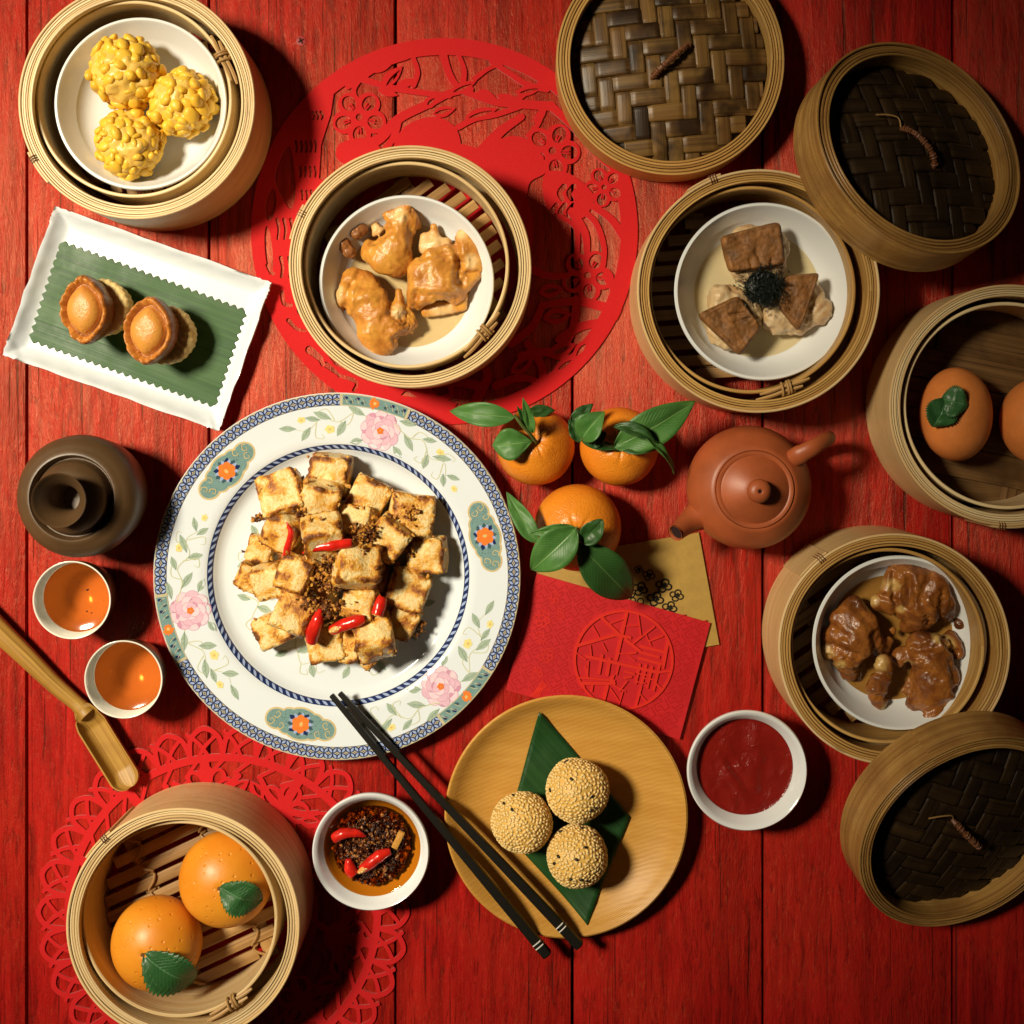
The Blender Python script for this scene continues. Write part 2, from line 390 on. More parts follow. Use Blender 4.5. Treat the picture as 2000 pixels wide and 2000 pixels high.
def m_meat(name, a, b, dark, pale, rough=.26, fine=.3):
    n = NT(name); c = n.coord(); pt = n.attr('pale')
    v = n.noise(c, 110, 5, .65, .5, n.math('MULTIPLY', n.rand(), 9.0)); v2 = n.noise(c, 45, 4, .6)
    col = n.mix(n.ramp(v, [(.40, 0), (.60, 1)]), a, b); col = n.mix(n.ramp(v2, [(.48, 0), (.66, .85)]), col, dark)
    p = n.math('ADD', pt, n.math('MULTIPLY', n.math('SUBTRACT', v, .5), .7))
    col = n.mix(n.ramp(p, [(.40, 0), (.85, 1)]), col, pale)
    h = n.math('ADD', n.math('MULTIPLY', n.noise(c, 900, 3, .6), .35), n.math('MULTIPLY', n.noise(c, 260, 4, .6), .8))
    return n.done(col, n.ramp(v, [(.4, rough), (.6, rough+.2)]), n.bump(h, fine+.15, .0014), spec=.5, sss=.06, sssr=(1, .45, .15))
def m_brownable(name, pale, gold, brown, rough=.45, bmp=.8, cvar=1.1, fvar=.7):
    n = NT(name); c = n.coord(); r = n.math('MULTIPLY', n.rand(), 13.0); at = n.attr('brown')
    v = n.noise(c, 150, 5, .65, .3, r); f = n.noise(c, 600, 4, .7, 0, r)
    t = n.math('ADD', at, n.math('MULTIPLY', n.math('SUBTRACT', v, .5), cvar))
    t = n.math('ADD', t, n.math('MULTIPLY', n.math('SUBTRACT', f, .5), fvar))
    col = n.ramp(t, [(.22, pale), (.46, gold), (.70, brown), (.95, tuple(x*.4 for x in brown))])
    return n.done(col, n.ramp(v, [(.3, rough-.1), (.7, rough+.15)]), n.bump(n.math('ADD', n.math('MULTIPLY', v, .6), n.math('MULTIPLY', f, .7)), bmp, .0018), spec=.5, sss=.1, sssr=(1, .6, .25))
MAT = {}
MAT['wood'] = m_wood()
MAT['gap'] = m_plain('dark_gap', (.02, .006, .005), .9)
MAT['bam'] = m_bamboo('bamboo_pale', (.86, .69, .40), (.76, .56, .27), (.42, .24, .09))
MAT['bam_wall'] = m_bamboo('bamboo_wall', (.82, .62, .33), (.72, .50, .23), (.48, .27, .10), streak=.7)
MAT['bam_slat'] = m_bamboo('bamboo_slat', (.52, .31, .11), (.38, .21, .07), (.14, .06, .02), .5)
MAT['bam_old'] = m_bamboo('bamboo_aged', (.64, .39, .12), (.50, .27, .07), (.22, .09, .025), .4, .8)
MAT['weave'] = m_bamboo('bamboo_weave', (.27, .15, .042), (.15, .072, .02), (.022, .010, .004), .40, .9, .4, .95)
MAT['weave_dark_shaded'] = m_bamboo('bamboo_weave_dark_shaded', (.048, .026, .009), (.026, .013, .005), (.006, .003, .0015), .5, .9, .22, .7)  # dark weave, with the shade of the tipped lids put into its colour
MAT['floor_dark'] = m_bamboo('bamboo_floor_stained', (.20, .105, .035), (.12, .058, .018), (.035, .015, .006), .5, .6, .3, .7)
MAT['bam_lid'] = m_bamboo('bamboo_lid', (.50, .28, .080), (.36, .18, .045), (.14, .055, .015), .4, .8, .4, .5)
MAT['cane'] = m_bamboo('cane_tie', (.55, .34, .13), (.42, .23, .07), (.2, .09, .03), .45)
MAT['cane_dark'] = m_bamboo('cane_handle', (.28, .11, .045), (.17, .06, .025), (.05, .02, .01), .35, 2.0)
MAT['white'] = m_porcelain()
MAT['white2'] = m_porcelain('white_glaze', (.70, .75, .80), .22)
MAT['felt'] = (lambda n: n.done(n.mix(n.noise(n.coord(), 900, 3), (.46, .003, .006), (.60, .008, .009)), .75, n.bump(n.noise(n.coord(), 1500, 3, .7), .35, .0006), spec=.2, sheen=.25))(NT('red_felt'))
# ------------------------------------------------------------------ table: planks with open joints
def build_table():
    tb = MB().box((0, -.07, -.031), (.80, .80, .008)).build('tabletop', MAT['gap'], None); tag(tb, 'red painted plank tabletop', None, kind='structure')
    edges = [-680, -310, 52, 408, 772, 1118, 1490, 1861, 2230, 2600]
    for i in range(len(edges)-1):
        a, b = edges[i], edges[i+1]; xa = P(a+2.4, 0).x; xb = P(b-2.4, 0).x
        half = ((xb-xa)/2, .62, .0115)
        o = MB().box((0, 0, 0), half, None, .0011).build('plank', MAT['wood'], tb, ((xa+xb)/2, -.07, -.0115), (0, 0, math.radians([.03, -.02, .0, .03, -.03, .02, .0, -.03, .02][i])))
    sc = MB().lathe([(0, .0006), (.0034, .0004), (.0042, -.0006), (.0042, -.004)], 24).build('screw', m_plain('red_screw', (.30, .012, .01), .4), tb, P(588, 80)-Vector((0, 0, 0)))
    for k in range(2):
        MB().box((0, 0, .0007), (.0022, .00045, .0003)).build('screw_slot', MAT['gap'], sc, (0, 0, 0), .5+k*pi/2)
build_table()
# ------------------------------------------------------------------ bamboo steamers
def circ_clip(off, r):            # half chord of a circle
    return math.sqrt(max(0, r*r-off*off))
def steamer(label, px, py, rpx, h=.06, z=0.0, slat=(35, .0078, .0112), ecc=(-.002, .0015), tie=-50, seed=1, seam=150, tie2=None, wall='bam_wall', rim='bam', stitches=0, floor='bam_slat', liner=True):
    R = L(rpx, z+h); p = P(px, py, z+h); t = thing('bamboo_steamer', label, 'steamer', (p.x, p.y, z), 0, 'open bamboo steamer baskets'); r = random.Random(seed)
    w0 = wobf(seed, .0007)
    MB().hoop(R-.0017, R, 0, h, 144, w0, bev=.0005).build('outer_band', MAT[wall], t)
    x = R-.00185; k = 0; base_w = wobf(seed+50, .0003)
    while x > R-.0076:
        th = r.uniform(.0010, .0016); ww = wobf(seed+k*7+3, .00022)
        MB().hoop(x-th, x, h-.020, h-r.uniform(.0002, .0016), 144, (lambda a, ww=ww: w0(a)+ww(a)), bev=.0003).build('rim_hoop', MAT[rim], t)
        x -= th+r.uniform(.00015, .0005); k += 1
    ri = x
    MB().hoop(ri-.001, R-.0019, .0, .009, 120, w0).build('base_hoop', MAT[wall], t)
    # loose inner liner, lower than the rim and pushed off centre
    rl = ri-.0030; hl = h-.0060; off = ecc
    if liner:
        MB().hoop(rl-.0022, rl, .007, hl, 144, wobf(seed+9, .0005), off, .0006).build('liner_hoop', MAT[rim], t)
    else: rl = ri+.002; off = (0, 0)
    # slats
    ang, wd, pitch = slat; a = math.radians(ang); Rz = Matrix.Rotation(a, 4, 'Z'); rr = rl-.0026
    nmax = int(rr/pitch)+1
    for k in range(-nmax, nmax+1):
        o = k*pitch+r.uniform(-.0006, .0006); hc = circ_clip(abs(o)+wd*.5, rr)
        if hc < .006: continue
        q = Rz @ Vector((0, o, 0))
        MB().box((0, 0, 0), (hc, wd*.5*r.uniform(.94, 1.03), .0013), None, .0004).build('slat', MAT[floor], t, (q.x+off[0], q.y+off[1], .0125+r.uniform(-.0004, .0004)), (r.uniform(-.03, .03), 0, a+r.uniform(-.012, .012)))
    if floor == 'floor_dark': MB().lathe([(0, .0098), (ri-.002, .0098), (ri-.002, .0085), (0, .0085)], 64).build('floor_lining', MAT[floor], t)
    for o in (-rr*.45, rr*.45):
        hc = circ_clip(abs(o)+.005, ri-.0015); q = Rz @ Vector((o, 0, 0))
        MB().box((0, 0, 0), (hc, .005, .0018), None, .0004).build('crossbar', MAT[floor], t, (q.x, q.y, .0090), a+pi/2)
    # overlapped end of the outer band, stapled
    sa = math.radians(seam)
    MB().hoop(R+.0002, R+.0016, .004, h-.0006, 10, w0, bev=.0004, a0=sa, a1=sa+.30).build('band_end', MAT[wall], t)
    for k in range(3):
        a2 = sa+.05+k*.022
        MB().tube([(math.cos(a2)*(R+.0020), math.sin(a2)*(R+.0020), h-.012), (math.cos(a2)*(R+.0022), math.sin(a2)*(R+.0022), h+.0001), (math.cos(a2)*(R-.001), math.sin(a2)*(R-.001), h+.0008), (math.cos(a2)*(R-.003), math.sin(a2)*(R-.003), h-.001)], .00032, 5).build('stitch', MAT['cane_dark'], t)
    # cane ends tied on the liner
    for ta in [x_ for x_ in (tie, tie2) if x_ is not None]:
        ta = math.radians(ta); g = MB()
        for dr, s0, s1 in ((-.0006, -.24, .26), (.0024, -.28, .17)):
            pts = [((rl+dr-.001+abs(q)*.010)*math.cos(ta+q)+off[0], (rl+dr-.001+abs(q)*.010)*math.sin(ta+q)+off[1], hl+.0012) for q in np.linspace(s0, s1, 8)]
            g.tube(pts, [.0008]+[.0013]*6+[.0009], 6)
        tb_ = g.build('cane_tie', MAT['cane'], t)
        for q in (-.03, .025, .05):
            a2 = ta+q; c = Vector((rl*math.cos(a2)+off[0], rl*math.sin(a2)+off[1], hl+.0006)); rad = Vector((math.cos(a2), math.sin(a2), 0)); tan = Vector((-math.sin(a2), math.cos(a2), 0))
            MB().tube([c+rad*(.0042*math.cos(f))+Vector((0, 0, .0030*math.sin(f)))+tan*(.0011*f/3) for f in np.linspace(0, 2*pi, 14)], .00085, 6).build('wrap', MAT['cane'], tb_)
    # wicker stitching across the slats
    for sline in range(stitches):
        o = (-.35, .42)[sline % 2]*rr; g = MB(); pts = []
        for k in range(-5, 6):
            y = k*pitch
            if circ_clip(o, rr) < abs(y)+.002: continue
            e = .004 if k % 2 else -.004
            pts += [(o+e, y-pitch*.35, .0150), (o-e*.3, y, .0156), (o-e, y+pitch*.40, .0150), (o-e*.2, y+pitch*.5, .0120)]
        g.tube([Rz @ Vector(q)+Vector((off[0], off[1], 0)) for q in spline(pts, 3)], .0009, 6).build('wicker_stitch', MAT['cane'], t)
    t['ri'] = rl; t['floor'] = z+.0139
    return t
stA = steamer('round bamboo steamer holding a white dish of three yellow corn dumplings', 266, 198, 231, slat=(-74, .0070, .0095), ecc=(-.0036, .0030), tie=24, seed=3, seam=205)
stB = steamer('round bamboo steamer with pork knuckles in a dish, on the red cut-out mat', 801, 520, 237, z=.0016, slat=(36, .0070, .0105), ecc=(-.0032, .0016), tie=-42, seed=11, seam=150)
stC = steamer('round bamboo steamer with mushroom-topped dumplings, a lid leaning on its edge', 1482, 568, 238, h=.063, slat=(4, .0075, .0105), ecc=(-.0035, .0012), tie=-72, seed=23, seam=108, rim='bam_old')
stD = steamer('round bamboo steamer with a close-boarded floor and two orange buns', 1973, 792, 236, slat=(-12, .0205, .0208), ecc=(0, 0), tie=None, seed=31, seam=262, liner=True, floor='floor_dark')
stE = steamer('round bamboo steamer with four glazed brown trotter pieces beside the red sauce bowl', 1747, 1268, 227, slat=(36, .0085, .0125), ecc=(-.003, .001), tie=None, seed=41, seam=125, rim='bam_old')
stF = steamer('round bamboo steamer with two orange buns, on the lace-edged red mat', 357, 1808, 229, z=.0016, slat=(25, .0078, .0108), ecc=(-.004, .002), tie=-58, seed=53, seam=128, stitches=2)
# ------------------------------------------------------------------ steamer lids
def lid(label, R, seed, wrot, hang, dark=False, h=.03):
    t = thing('steamer_lid', label, 'lid', group='woven bamboo steamer lids'); r = random.Random(seed); wm = MAT['weave_dark_shaded' if dark else 'weave']
    w0 = wobf(seed, .0006); x = R
    for k in range(5):
        th = r.uniform(.0013, .0018); ww = wobf(seed+k, .0002); z0 = 0 if k == 0 else (h-.021 if k < 4 else .002)
        MB().hoop(x-th, x, z0, h-r.uniform(0, .0016), 144, (lambda a, ww=ww: w0(a)+ww(a)), bev=.0004).build('rim_hoop' if k else 'outer_band', MAT['bam_lid' if dark else 'bam_old'], t)
        x -= th+r.uniform(.0002, .0005)
    ri = x+.0004
    dome = lambda q: (h-.0165)+.0105*(1-(q/ri)**2)
    MB().lathe([(0, dome(0)-.0030)]+[(ri*f, dome(ri*f)-.0030) for f in (.2, .4, .6, .8, 1)], 64).build('lining', MAT['weave_dark_shaded'], t)
    wd = .0112; n = 7; Rw = Matrix.Rotation(math.radians(wrot), 4, 'Z')
    for ax in range(2):
        for i in range(-n, n+1):
            o = i*wd; hc = circ_clip(abs(o)+wd*.2, ri-.0004)
            if hc < .005: continue
            g = MB(); ns = max(4, int(hc/.0009)); pr = []
            for q in range(-ns, ns+1):
                s_ = q*hc/ns; j = s_/wd; jc = math.floor(j+.5)
                # 2/2 twill: over two, under two
                ph = ((i+jc) % 4) if ax == 0 else ((jc+i+2) % 4)
                def lev(jj):
                    k4 = (i+jj) % 4; up = k4 < 2
                    return 1 if up == (ax == 0) else -1
                f = j-jc; a_ = lev(jc); b_ = lev(jc+(1 if f > 0 else -1)); e = max(0, (abs(f)-.30)/.20)*.5
                zz = (a_*(1-e)+b_*e)*.00085
                for yy, dz in ((-wd*.49, -.00055), (-wd*.33, 0), (wd*.33, 0), (wd*.49, -.00055)):
                    X, Y = (s_, o+yy) if ax == 0 else (o+yy, s_)
                    g.v.append((X, Y, dome(min(ri, math.hypot(X, Y)))+zz+dz+.0012))
                pr.append(s_)
            for q in range(2*ns):
                for k in range(3):
                    b0 = q*4+k; g.face([b0, b0+1, b0+5, b0+4], [(pr[q], k*.0037), (pr[q], k*.0037+.0037), (pr[q+1], k*.0037+.0037), (pr[q+1], k*.0037)])
            so = g.build('strip', wm, t, (0, 0, 0), math.radians(wrot), sharp=60)
            m = so.modifiers.new('thick', 'SOLIDIFY'); m.thickness = .0007; m.offset = -1
    ha = math.radians(hang); d = Vector((math.cos(ha), math.sin(ha), 0)); zt = dome(0)+.0012
    pts = [d*(.017*q)+Vector((0, 0, zt-.001+.0095*math.sqrt(max(0, 1-q*q)))) for q in np.linspace(-1, 1, 19)]
    hd = MB().tube(pts, .0017, 8).build('handle', MAT['cane_dark'], t)
    for q in np.linspace(1, 17, 12):
        i = int(q); p = pts[i]; tn = (pts[i+1]-pts[i-1]).normalized(); sd = Vector((0, 0, 1)).cross(d); up = tn.cross(sd)
        MB().tube([p+sd*.0020*math.cos(f)+up*.0020*math.sin(f)+tn*.0005*f/3 for f in np.linspace(0, 2*pi, 10)], .00055, 5).build('wrap', MAT['cane_dark'], hd)
    if dark:
        e = pts[0]; s2 = Vector((0, 0, 1)).cross(d)
        MB().tube(spline([tuple(e+Vector((0, 0, .002))), tuple(e-d*.006+s2*.002+Vector((0, 0, .004))), tuple(e-d*.012-s2*.003+Vector((0, 0, .004))), tuple(e-d*.017-s2*.010+Vector((0, 0, .003)))], 5), .0005, 5).build('loose_cane', MAT['cane'], t)
    return t
l1 = lid('woven bamboo lid lying flat, overlapping the edge of the red flowered mat', L(224, .03), 5, 5, 42); q = P(1310, 118, .03); l1.location = (q.x, q.y, .0016)
def lean(t, px, py, R, u, st_loc, st_R, st_top, h=.03):
    """tip the lid about its low edge until its ring rests on the steamer rim"""
    u = Vector((u[0], u[1], 0)).normalized()
    def pose(a):
        zc = R*math.sin(a)+h*math.cos(a); rc = P(px, py, zc); nrm = Vector((-u.x*math.sin(a), -u.y*math.sin(a), math.cos(a)))
        ax = Vector((u.x*math.cos(a), u.y*math.cos(a), math.sin(a))); return rc-nrm*h, ax, nrm
    def gap(a):
        c, ax, nrm = pose(a); sd = nrm.cross(ax); best = 9
        for k in range(360):
            f = 2*pi*k/360; p = c+(ax*math.cos(f)+sd*math.sin(f))*(R-.0008); dd = math.hypot(p.x-st_loc.x, p.y-st_loc.y)
            if st_R-.007 < dd < st_R+.0006: best = min(best, p.z-st_top)
        return best
    a = math.radians(8)
    while a < math.radians(50) and gap(a) < -.0004: a += math.radians(.1)
    c, ax, nrm = pose(a); sd = nrm.cross(ax)
    t.matrix_world = Matrix.Translation(c) @ Matrix((ax, sd, nrm)).transposed().to_4x4()
    print('lean', round(math.degrees(a), 1), round(gap(a), 4))
R2 = .0775
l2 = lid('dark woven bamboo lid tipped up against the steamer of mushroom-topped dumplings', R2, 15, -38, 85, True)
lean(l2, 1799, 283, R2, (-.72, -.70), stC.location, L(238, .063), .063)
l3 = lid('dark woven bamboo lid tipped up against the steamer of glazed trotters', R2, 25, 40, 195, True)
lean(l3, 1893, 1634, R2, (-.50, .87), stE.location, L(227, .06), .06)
# ------------------------------------------------------------------ small white dishes
def dish(label, px, py, rpx, zf, H=.030, pool=None):
    R = L(rpx, zf+H); p = P(px, py, zf+H); t = thing('saucer', label, 'dish', (p.x, p.y, zf), 0, 'white saucers in the steamers')
    prof = [(0, .0035), (R*.55, .0038), (R*.70, .0055), (R*.84, .013), (R*.945, H-.0015), (R*.965, H), (R*.99, H), (R, H-.0012), (R*.985, H-.0045), (R*.90, .0125), (R*.74, .0040), (R*.62, .0025), (R*.60, 0), (R*.55, 0), (R*.53, .0018), (0, .0018)]
    MB().lathe(prof, 120).build('porcelain_body', MAT['white'], t)
    if pool:
        rp = R*(.70+.14*(pool[1]-.0055)/.0075)-.0002
        MB().lathe([(0, pool[1]), (rp*.6, pool[1]), (rp-.001, pool[1]+.0001), (rp, pool[1]+.0003)], 90).build('broth', pool[0], t)
    return t
BROTH = m_liquid('amber_broth', (.90, .77, .54)); BROTH3 = m_liquid('clear_broth', (.93, .84, .64)); BROTH2 = m_liquid('brown_broth', (.70, .48, .22))
ZF = .0139
dA = dish('white saucer carrying three yellow corn dumplings', 274, 202, 169, ZF)
dB = dish('white saucer carrying golden braised pork knuckle pieces', 794, 551, 171, ZF+.0016, pool=(BROTH, .0070))
dC = dish('white saucer carrying mushroom-topped dumplings with black moss', 1491, 569, 174, ZF, pool=(BROTH3, .0070))
dE = dish('white saucer carrying dark glazed trotter pieces', 1758, 1256, 171, ZF, pool=(BROTH2, .0072))
# ------------------------------------------------------------------ corn dumplings
CORN = m_plain('corn_kernel', (.82, .49, .045), .42, .4, .16, 45, .2, 300, .3, (1, .7, .2))
CORNP = m_plain('corn_paste', (.80, .50, .10), .36, .5, .15, 120, .4, 260, .2, (1, .55, .1))
def kernel_mesh(seed):
    r = random.Random(seed); bm = bmesh.new(); bmesh.ops.create_icosphere(bm, subdivisions=2, radius=1); mb = MB()
    for v in bm.verts:
        x, y, z = v.co; w = 1-.28*max(0, -x)-.10*x*x
        z2 = z*.62-.20*max(0, z)*math.exp(-((x-.25)**2+y*y)*3.5)
        mb.v.append((x*.0051, y*w*.0043, z2*.0040))
    bm.verts.index_update()
    for f in bm.faces: mb.face([v.index for v in f.verts])
    bm.free(); return mb.mesh('kernel', CORN, True, 0)
KM = [kernel_mesh(i) for i in range(3)]
def corn_ball(label, px, py, rpx, zc, seed, sq=(1, 1, .85)):
    r = random.Random(seed); R = L(rpx, zc)-.0022; c = P(px, py, zc)
    t = thing('corn_dumpling', label, 'dumpling', c, 0, 'corn dumplings')
    me = blob([(0, 0, 0, R*1.0, R*.89), (R*.2, -R*.1, R*.1, R*.75, R*.7)], .0018, 5, .0024, 150, seed); me.materials.append(CORNP)
    for v in me.vertices: v.co *= .97+.10*noise.noise(v.co.normalized()*1.7+Vector((seed*3, 0, 0)))
    link('corn_paste', me, t)
    n = 128; g = pi*(3-math.sqrt(5))
    for i in range(n):
        z = 1-2*(i+.5)/n
        if z < -.45 or r.random() < .10: continue
        a = g*i+r.uniform(-.15, .15); q = math.sqrt(1-z*z); d = Vector((q*math.cos(a), q*math.sin(a), z))
        k = r.uniform(.92, 1.05); k += .10*noise.noise(d*1.7+Vector((seed*3, 0, 0)))-.04; p = Vector((d.x*R*k, d.y*R*k, d.z*R*.84*k))
        o = link('kernel', r.choice(KM), t, p); tilt = Vector((r.gauss(0, .35), r.gauss(0, .35), r.gauss(0, .35)))
        o.rotation_euler = ((d+tilt).to_track_quat('Z', 'Y').to_matrix() @ Matrix.Rotation(r.uniform(0, 6.28), 3, 'Z')).to_euler()
        s = r.uniform(.70, 1.18); o.scale = (s*r.uniform(.85, 1.2), s*r.uniform(.85, 1.1), s*r.uniform(.95, 1.5))
    return t
zc = ZF+.0038+.020
corn_ball('yellow corn dumpling, the largest of three, beside the empty part of its saucer', 247, 143, 77, zc, 1)
corn_ball('yellow corn dumpling resting nearest the cane tie of its steamer', 357, 200, 69, zc-.002, 2)
corn_ball('yellow corn dumpling nearest the rectangular white plate', 252, 281, 71, zc-.002, 3)
# ------------------------------------------------------------------ rectangular plate, banana leaf, abalone tarts
def rect_plate():
    cs = [P(104, 402, .016), P(525, 551, .016), P(426, 841, .016), P(2, 692, .016)]
    c = sum(cs, Vector())/4; ex = ((cs[1]-cs[0])+(cs[2]-cs[3]))/2; ey = ((cs[0]-cs[3])+(cs[1]-cs[2]))/2
    hx, hy = ex.length/2, ey.length/2; ang = math.atan2(ex.y, ex.x)
    t = thing('rectangular_plate', 'rectangular white porcelain plate with raised wavy edge under a green leaf', 'plate', (c.x, c.y, 0), ang)
    n = 44; m = 30; mb = MB(); wv = lambda s: .0006*math.sin(s*9)+.0004*math.sin(s*23+1)
    def pt(u, v, side):
        x = u*hx; y = v*hy; e = max(0, max(abs(u)*hx-(hx-.011), abs(v)*hy-(hy-.011)))/.011
        z = .0035+.0105*(e**1.6)+(e*wv(u*3+v*2) if e else 0)
        if e > .8: x += math.copysign(wv(v*4)*.9, u) if abs(u)*hx > hx-.004 else 0; y += math.copysign(wv(u*6)*.9, v) if abs(v)*hy > hy-.004 else 0
        if e > .86: z -= .0016*((e-.86)/.14)**2
        if side: z = z-.0030 if e < .7 else z-.003-(.0)*e
        return (x, y, max(z, 0 if side else z))
    def axis(h, k):
        inn = np.linspace(-(h-.012)/h, (h-.012)/h, k); ed = [1-(.012-.012*(i+1)/9)/h for i in range(9)]; return [-q for q in ed[::-1]]+list(inn)+ed
    us = axis(hx, 26); vs = axis(hy, 18); N, Mv = len(us), len(vs)
    for sd in (0, 1):
        for u in us:
            for v in vs: mb.v.append(pt(u, v, sd))
    for sd in (0, 1):
        for i in range(N-1):
            for j in range(Mv-1):
                b = sd*N*Mv+i*Mv+j; q = [b, b+Mv, b+Mv+1, b+1]; mb.face(q if not sd else q[::-1])
    bd = [(i, 0) for i in range(N)]+[(N-1, j) for j in range(1, Mv)]+[(i, Mv-1) for i in range(N-2, -1, -1)]+[(0, j) for j in range(Mv-2, 0, -1)]
    for k in range(len(bd)):
        a = bd[k][0]*Mv+bd[k][1]; b2 = bd[(k+1) % len(bd)][0]*Mv+bd[(k+1) % len(bd)][1]; mb.face([a, b2, b2+N*Mv, a+N*Mv])
    mb.build('porcelain_body', MAT['white2'], t, sharp=60)
rect_plate()
BAN = m_banana('banana_leaf', (.016, .062, .014), (.028, .092, .020), (.075, .15, .05), .40, 330, rot=math.radians(20.6))
def zig_leaf():
    z = .0046; cs = [P(119, 473, z), P(478, 608, z), P(418, 792, z), P(59, 663, z)]; c = sum(cs, Vector())/4; pts = []; cnt = [24, 12, 24, 12]; mm = 1000
    for k in range(4):
        a, b = cs[k], cs[(k+1) % 4]; d = (b-a); nn = Vector((-d.y, d.x, 0)).normalized()
        for i in range(cnt[k]):
            p = a+d*(i/cnt[k])-nn*.0006; q = a+d*((i+.5)/cnt[k])+nn*.0020; pts += [((p.x-c.x)*mm, (p.y-c.y)*mm), ((q.x-c.x)*mm, (q.y-c.y)*mm)]
    sh = Sheet(-80, -70, 80, 70, .4); sh.poly(pts); me = sh.mesh('banana_leaf', BAN, .0040, .0045, lambda a, b: (a/mm, b/mm))
    tag(link('banana_leaf', me, None, (c.x, c.y, 0)), 'rectangular piece of green banana leaf with zigzag cut edges under two tarts', 'leaf')
zig_leaf()
PASTRY = m_brownable('tart_pastry', (.86, .64, .26), (.74, .44, .11), (.40, .16, .04))
ABAL = m_brownable('abalone_flesh', (.62, .27, .050), (.50, .175, .026), (.28, .085, .012), .28, .35, .6, .4)
def tart(label, px, py, rpx, ax, ay, aw, al, arot, seed):
    z0 = .0048; R = L(rpx, .02); c = P(px, py, .018); t = thing('abalone_tart', label, 'tart', (c.x, c.y, z0), 0, 'abalone tarts on banana leaf'); r = random.Random(seed)
    nn = lambda a, z: noise.noise(Vector((math.cos(a)*3, math.sin(a)*3, z*300+seed)))
    prof = [(0, 0), (R*.80, 0), (R*.84, .002), (R*.93, .006), (R*.90, .0085), (R*.97, .012), (R*.95, .015), (R, .018), (R*.97, .021), (R*.85, .0225), (R*.6, .022), (0, .022)]
    mb = MB().lathe(prof, 120, rfun=lambda a, q, z: ((q*(1+.018*math.sin(26*a+math.sin(a*3))+.035*nn(a, z)) if q > 0 else 0), z+.0012*nn(a*1.7, z+.3)*(q/R)))
    me = mb.mesh('tart_shell', PASTRY, True, 0); set_attr(me, 'brown', lambda v: .22+.35*max(0, noise.noise(Vector(v)*160+Vector((seed, 0, 0))))+(.25 if v.z < .005 else 0)); link('tart_shell', me, t)
    # abalone: oval body, frilled rim, domed muscle
    N, Mr = 88, 26; mb = MB(); br = []; zb = .0190; ac = P(ax, ay, z0+.036)-Vector((c.x, c.y, 0)); W, H = L(aw, .04), L(al, .04)
    for j in range(Mr+1):
        q = j/Mr
        for i in range(N):
            a = 2*pi*i/N; cx, sy = math.cos(a), math.sin(a); shp = 1-.10*abs(math.sin(a))**6*0
            lens = (abs(cx)**1.0)*0
            X = W*cx*(1-.34*abs(sy)**3); Y = H*sy*(1+.04*abs(sy)**6)
            f = noise.noise(Vector((cx*2.2, sy*2.2, seed))); f2 = noise.noise(Vector((cx*14, sy*14, q*6+seed))); f5 = noise.noise(Vector((cx*5.5, sy*5.5, seed+3))); b = 0
            if q < .64: d_ = q/.64; z = .0070*(max(0, 1-d_**2.8))**.55+.0062; s = q*1.0; b = .20+.10*d_**4
            elif q < .70: z = .0062-.0013*math.sin((q-.64)/.06*pi); s = q; b = .66
            elif q < .86: e = (q-.70)/.16; z = .0062+(.0036+.0028*f+.0022*f5)*math.sin(e*pi*.60)**.8; s = q+(.03*f+.03*f5)*e; b = .34+.20*e+.25*f2
            else: e = (q-.86)/.14; z = (.0096+.0026*f+.0020*f5)*(1-e**1.5)-.012*e; s = .88+.03*f+.03*f5+.12*math.sin(e*pi/2)-.24*e*e; b = .62+.2*e
            f3 = noise.noise(Vector((X*900, Y*900, seed))); z += (.0006*f2+.0005*f3)*(1 if q > .68 else .12)
            mb.v.append((X*s, Y*s, z)); br.append(b)
    for j in range(Mr):
        for i in range(N):
            i2 = (i+1) % N; mb.face([j*N+i, j*N+i2, (j+1)*N+i2, (j+1)*N+i])
    mb.face([Mr*N+i for i in range(N)][::-1])
    me = mb.mesh('abalone', ABAL, True, 0); at = me.attributes.new('brown', 'FLOAT', 'POINT'); at.data.foreach_set('value', br)
    link('abalone', me, t, (ac.x, ac.y, zb+.0095), (math.radians(4), math.radians(-9), math.radians(arot)))
    mb = MB(); rr = Matrix.Rotation(math.radians(arot), 3, 'Z')
    for k in range(5):
        p = rr @ Vector((r.uniform(-.006, .005), -H*.62+r.uniform(-.002, .003), .0055)); mb.ball(p+Vector((ac.x, ac.y, zb+.007)), (.0022, .0014, .0018), 2)
    me = mb.mesh('abalone_tip', ABAL, True, 0); set_attr(me, 'brown', lambda v: .72); link('abalone_tip', me, t)
    return t
tart('tart topped with a browned abalone, beside the narrow side of the leaf', 203, 602, 56, 166, 604, 54, 72, 0, 4)
tart('tart topped with a pointed abalone whose muscle is broad and flat', 326, 655, 58, 291, 645, 56, 72, -7, 9)
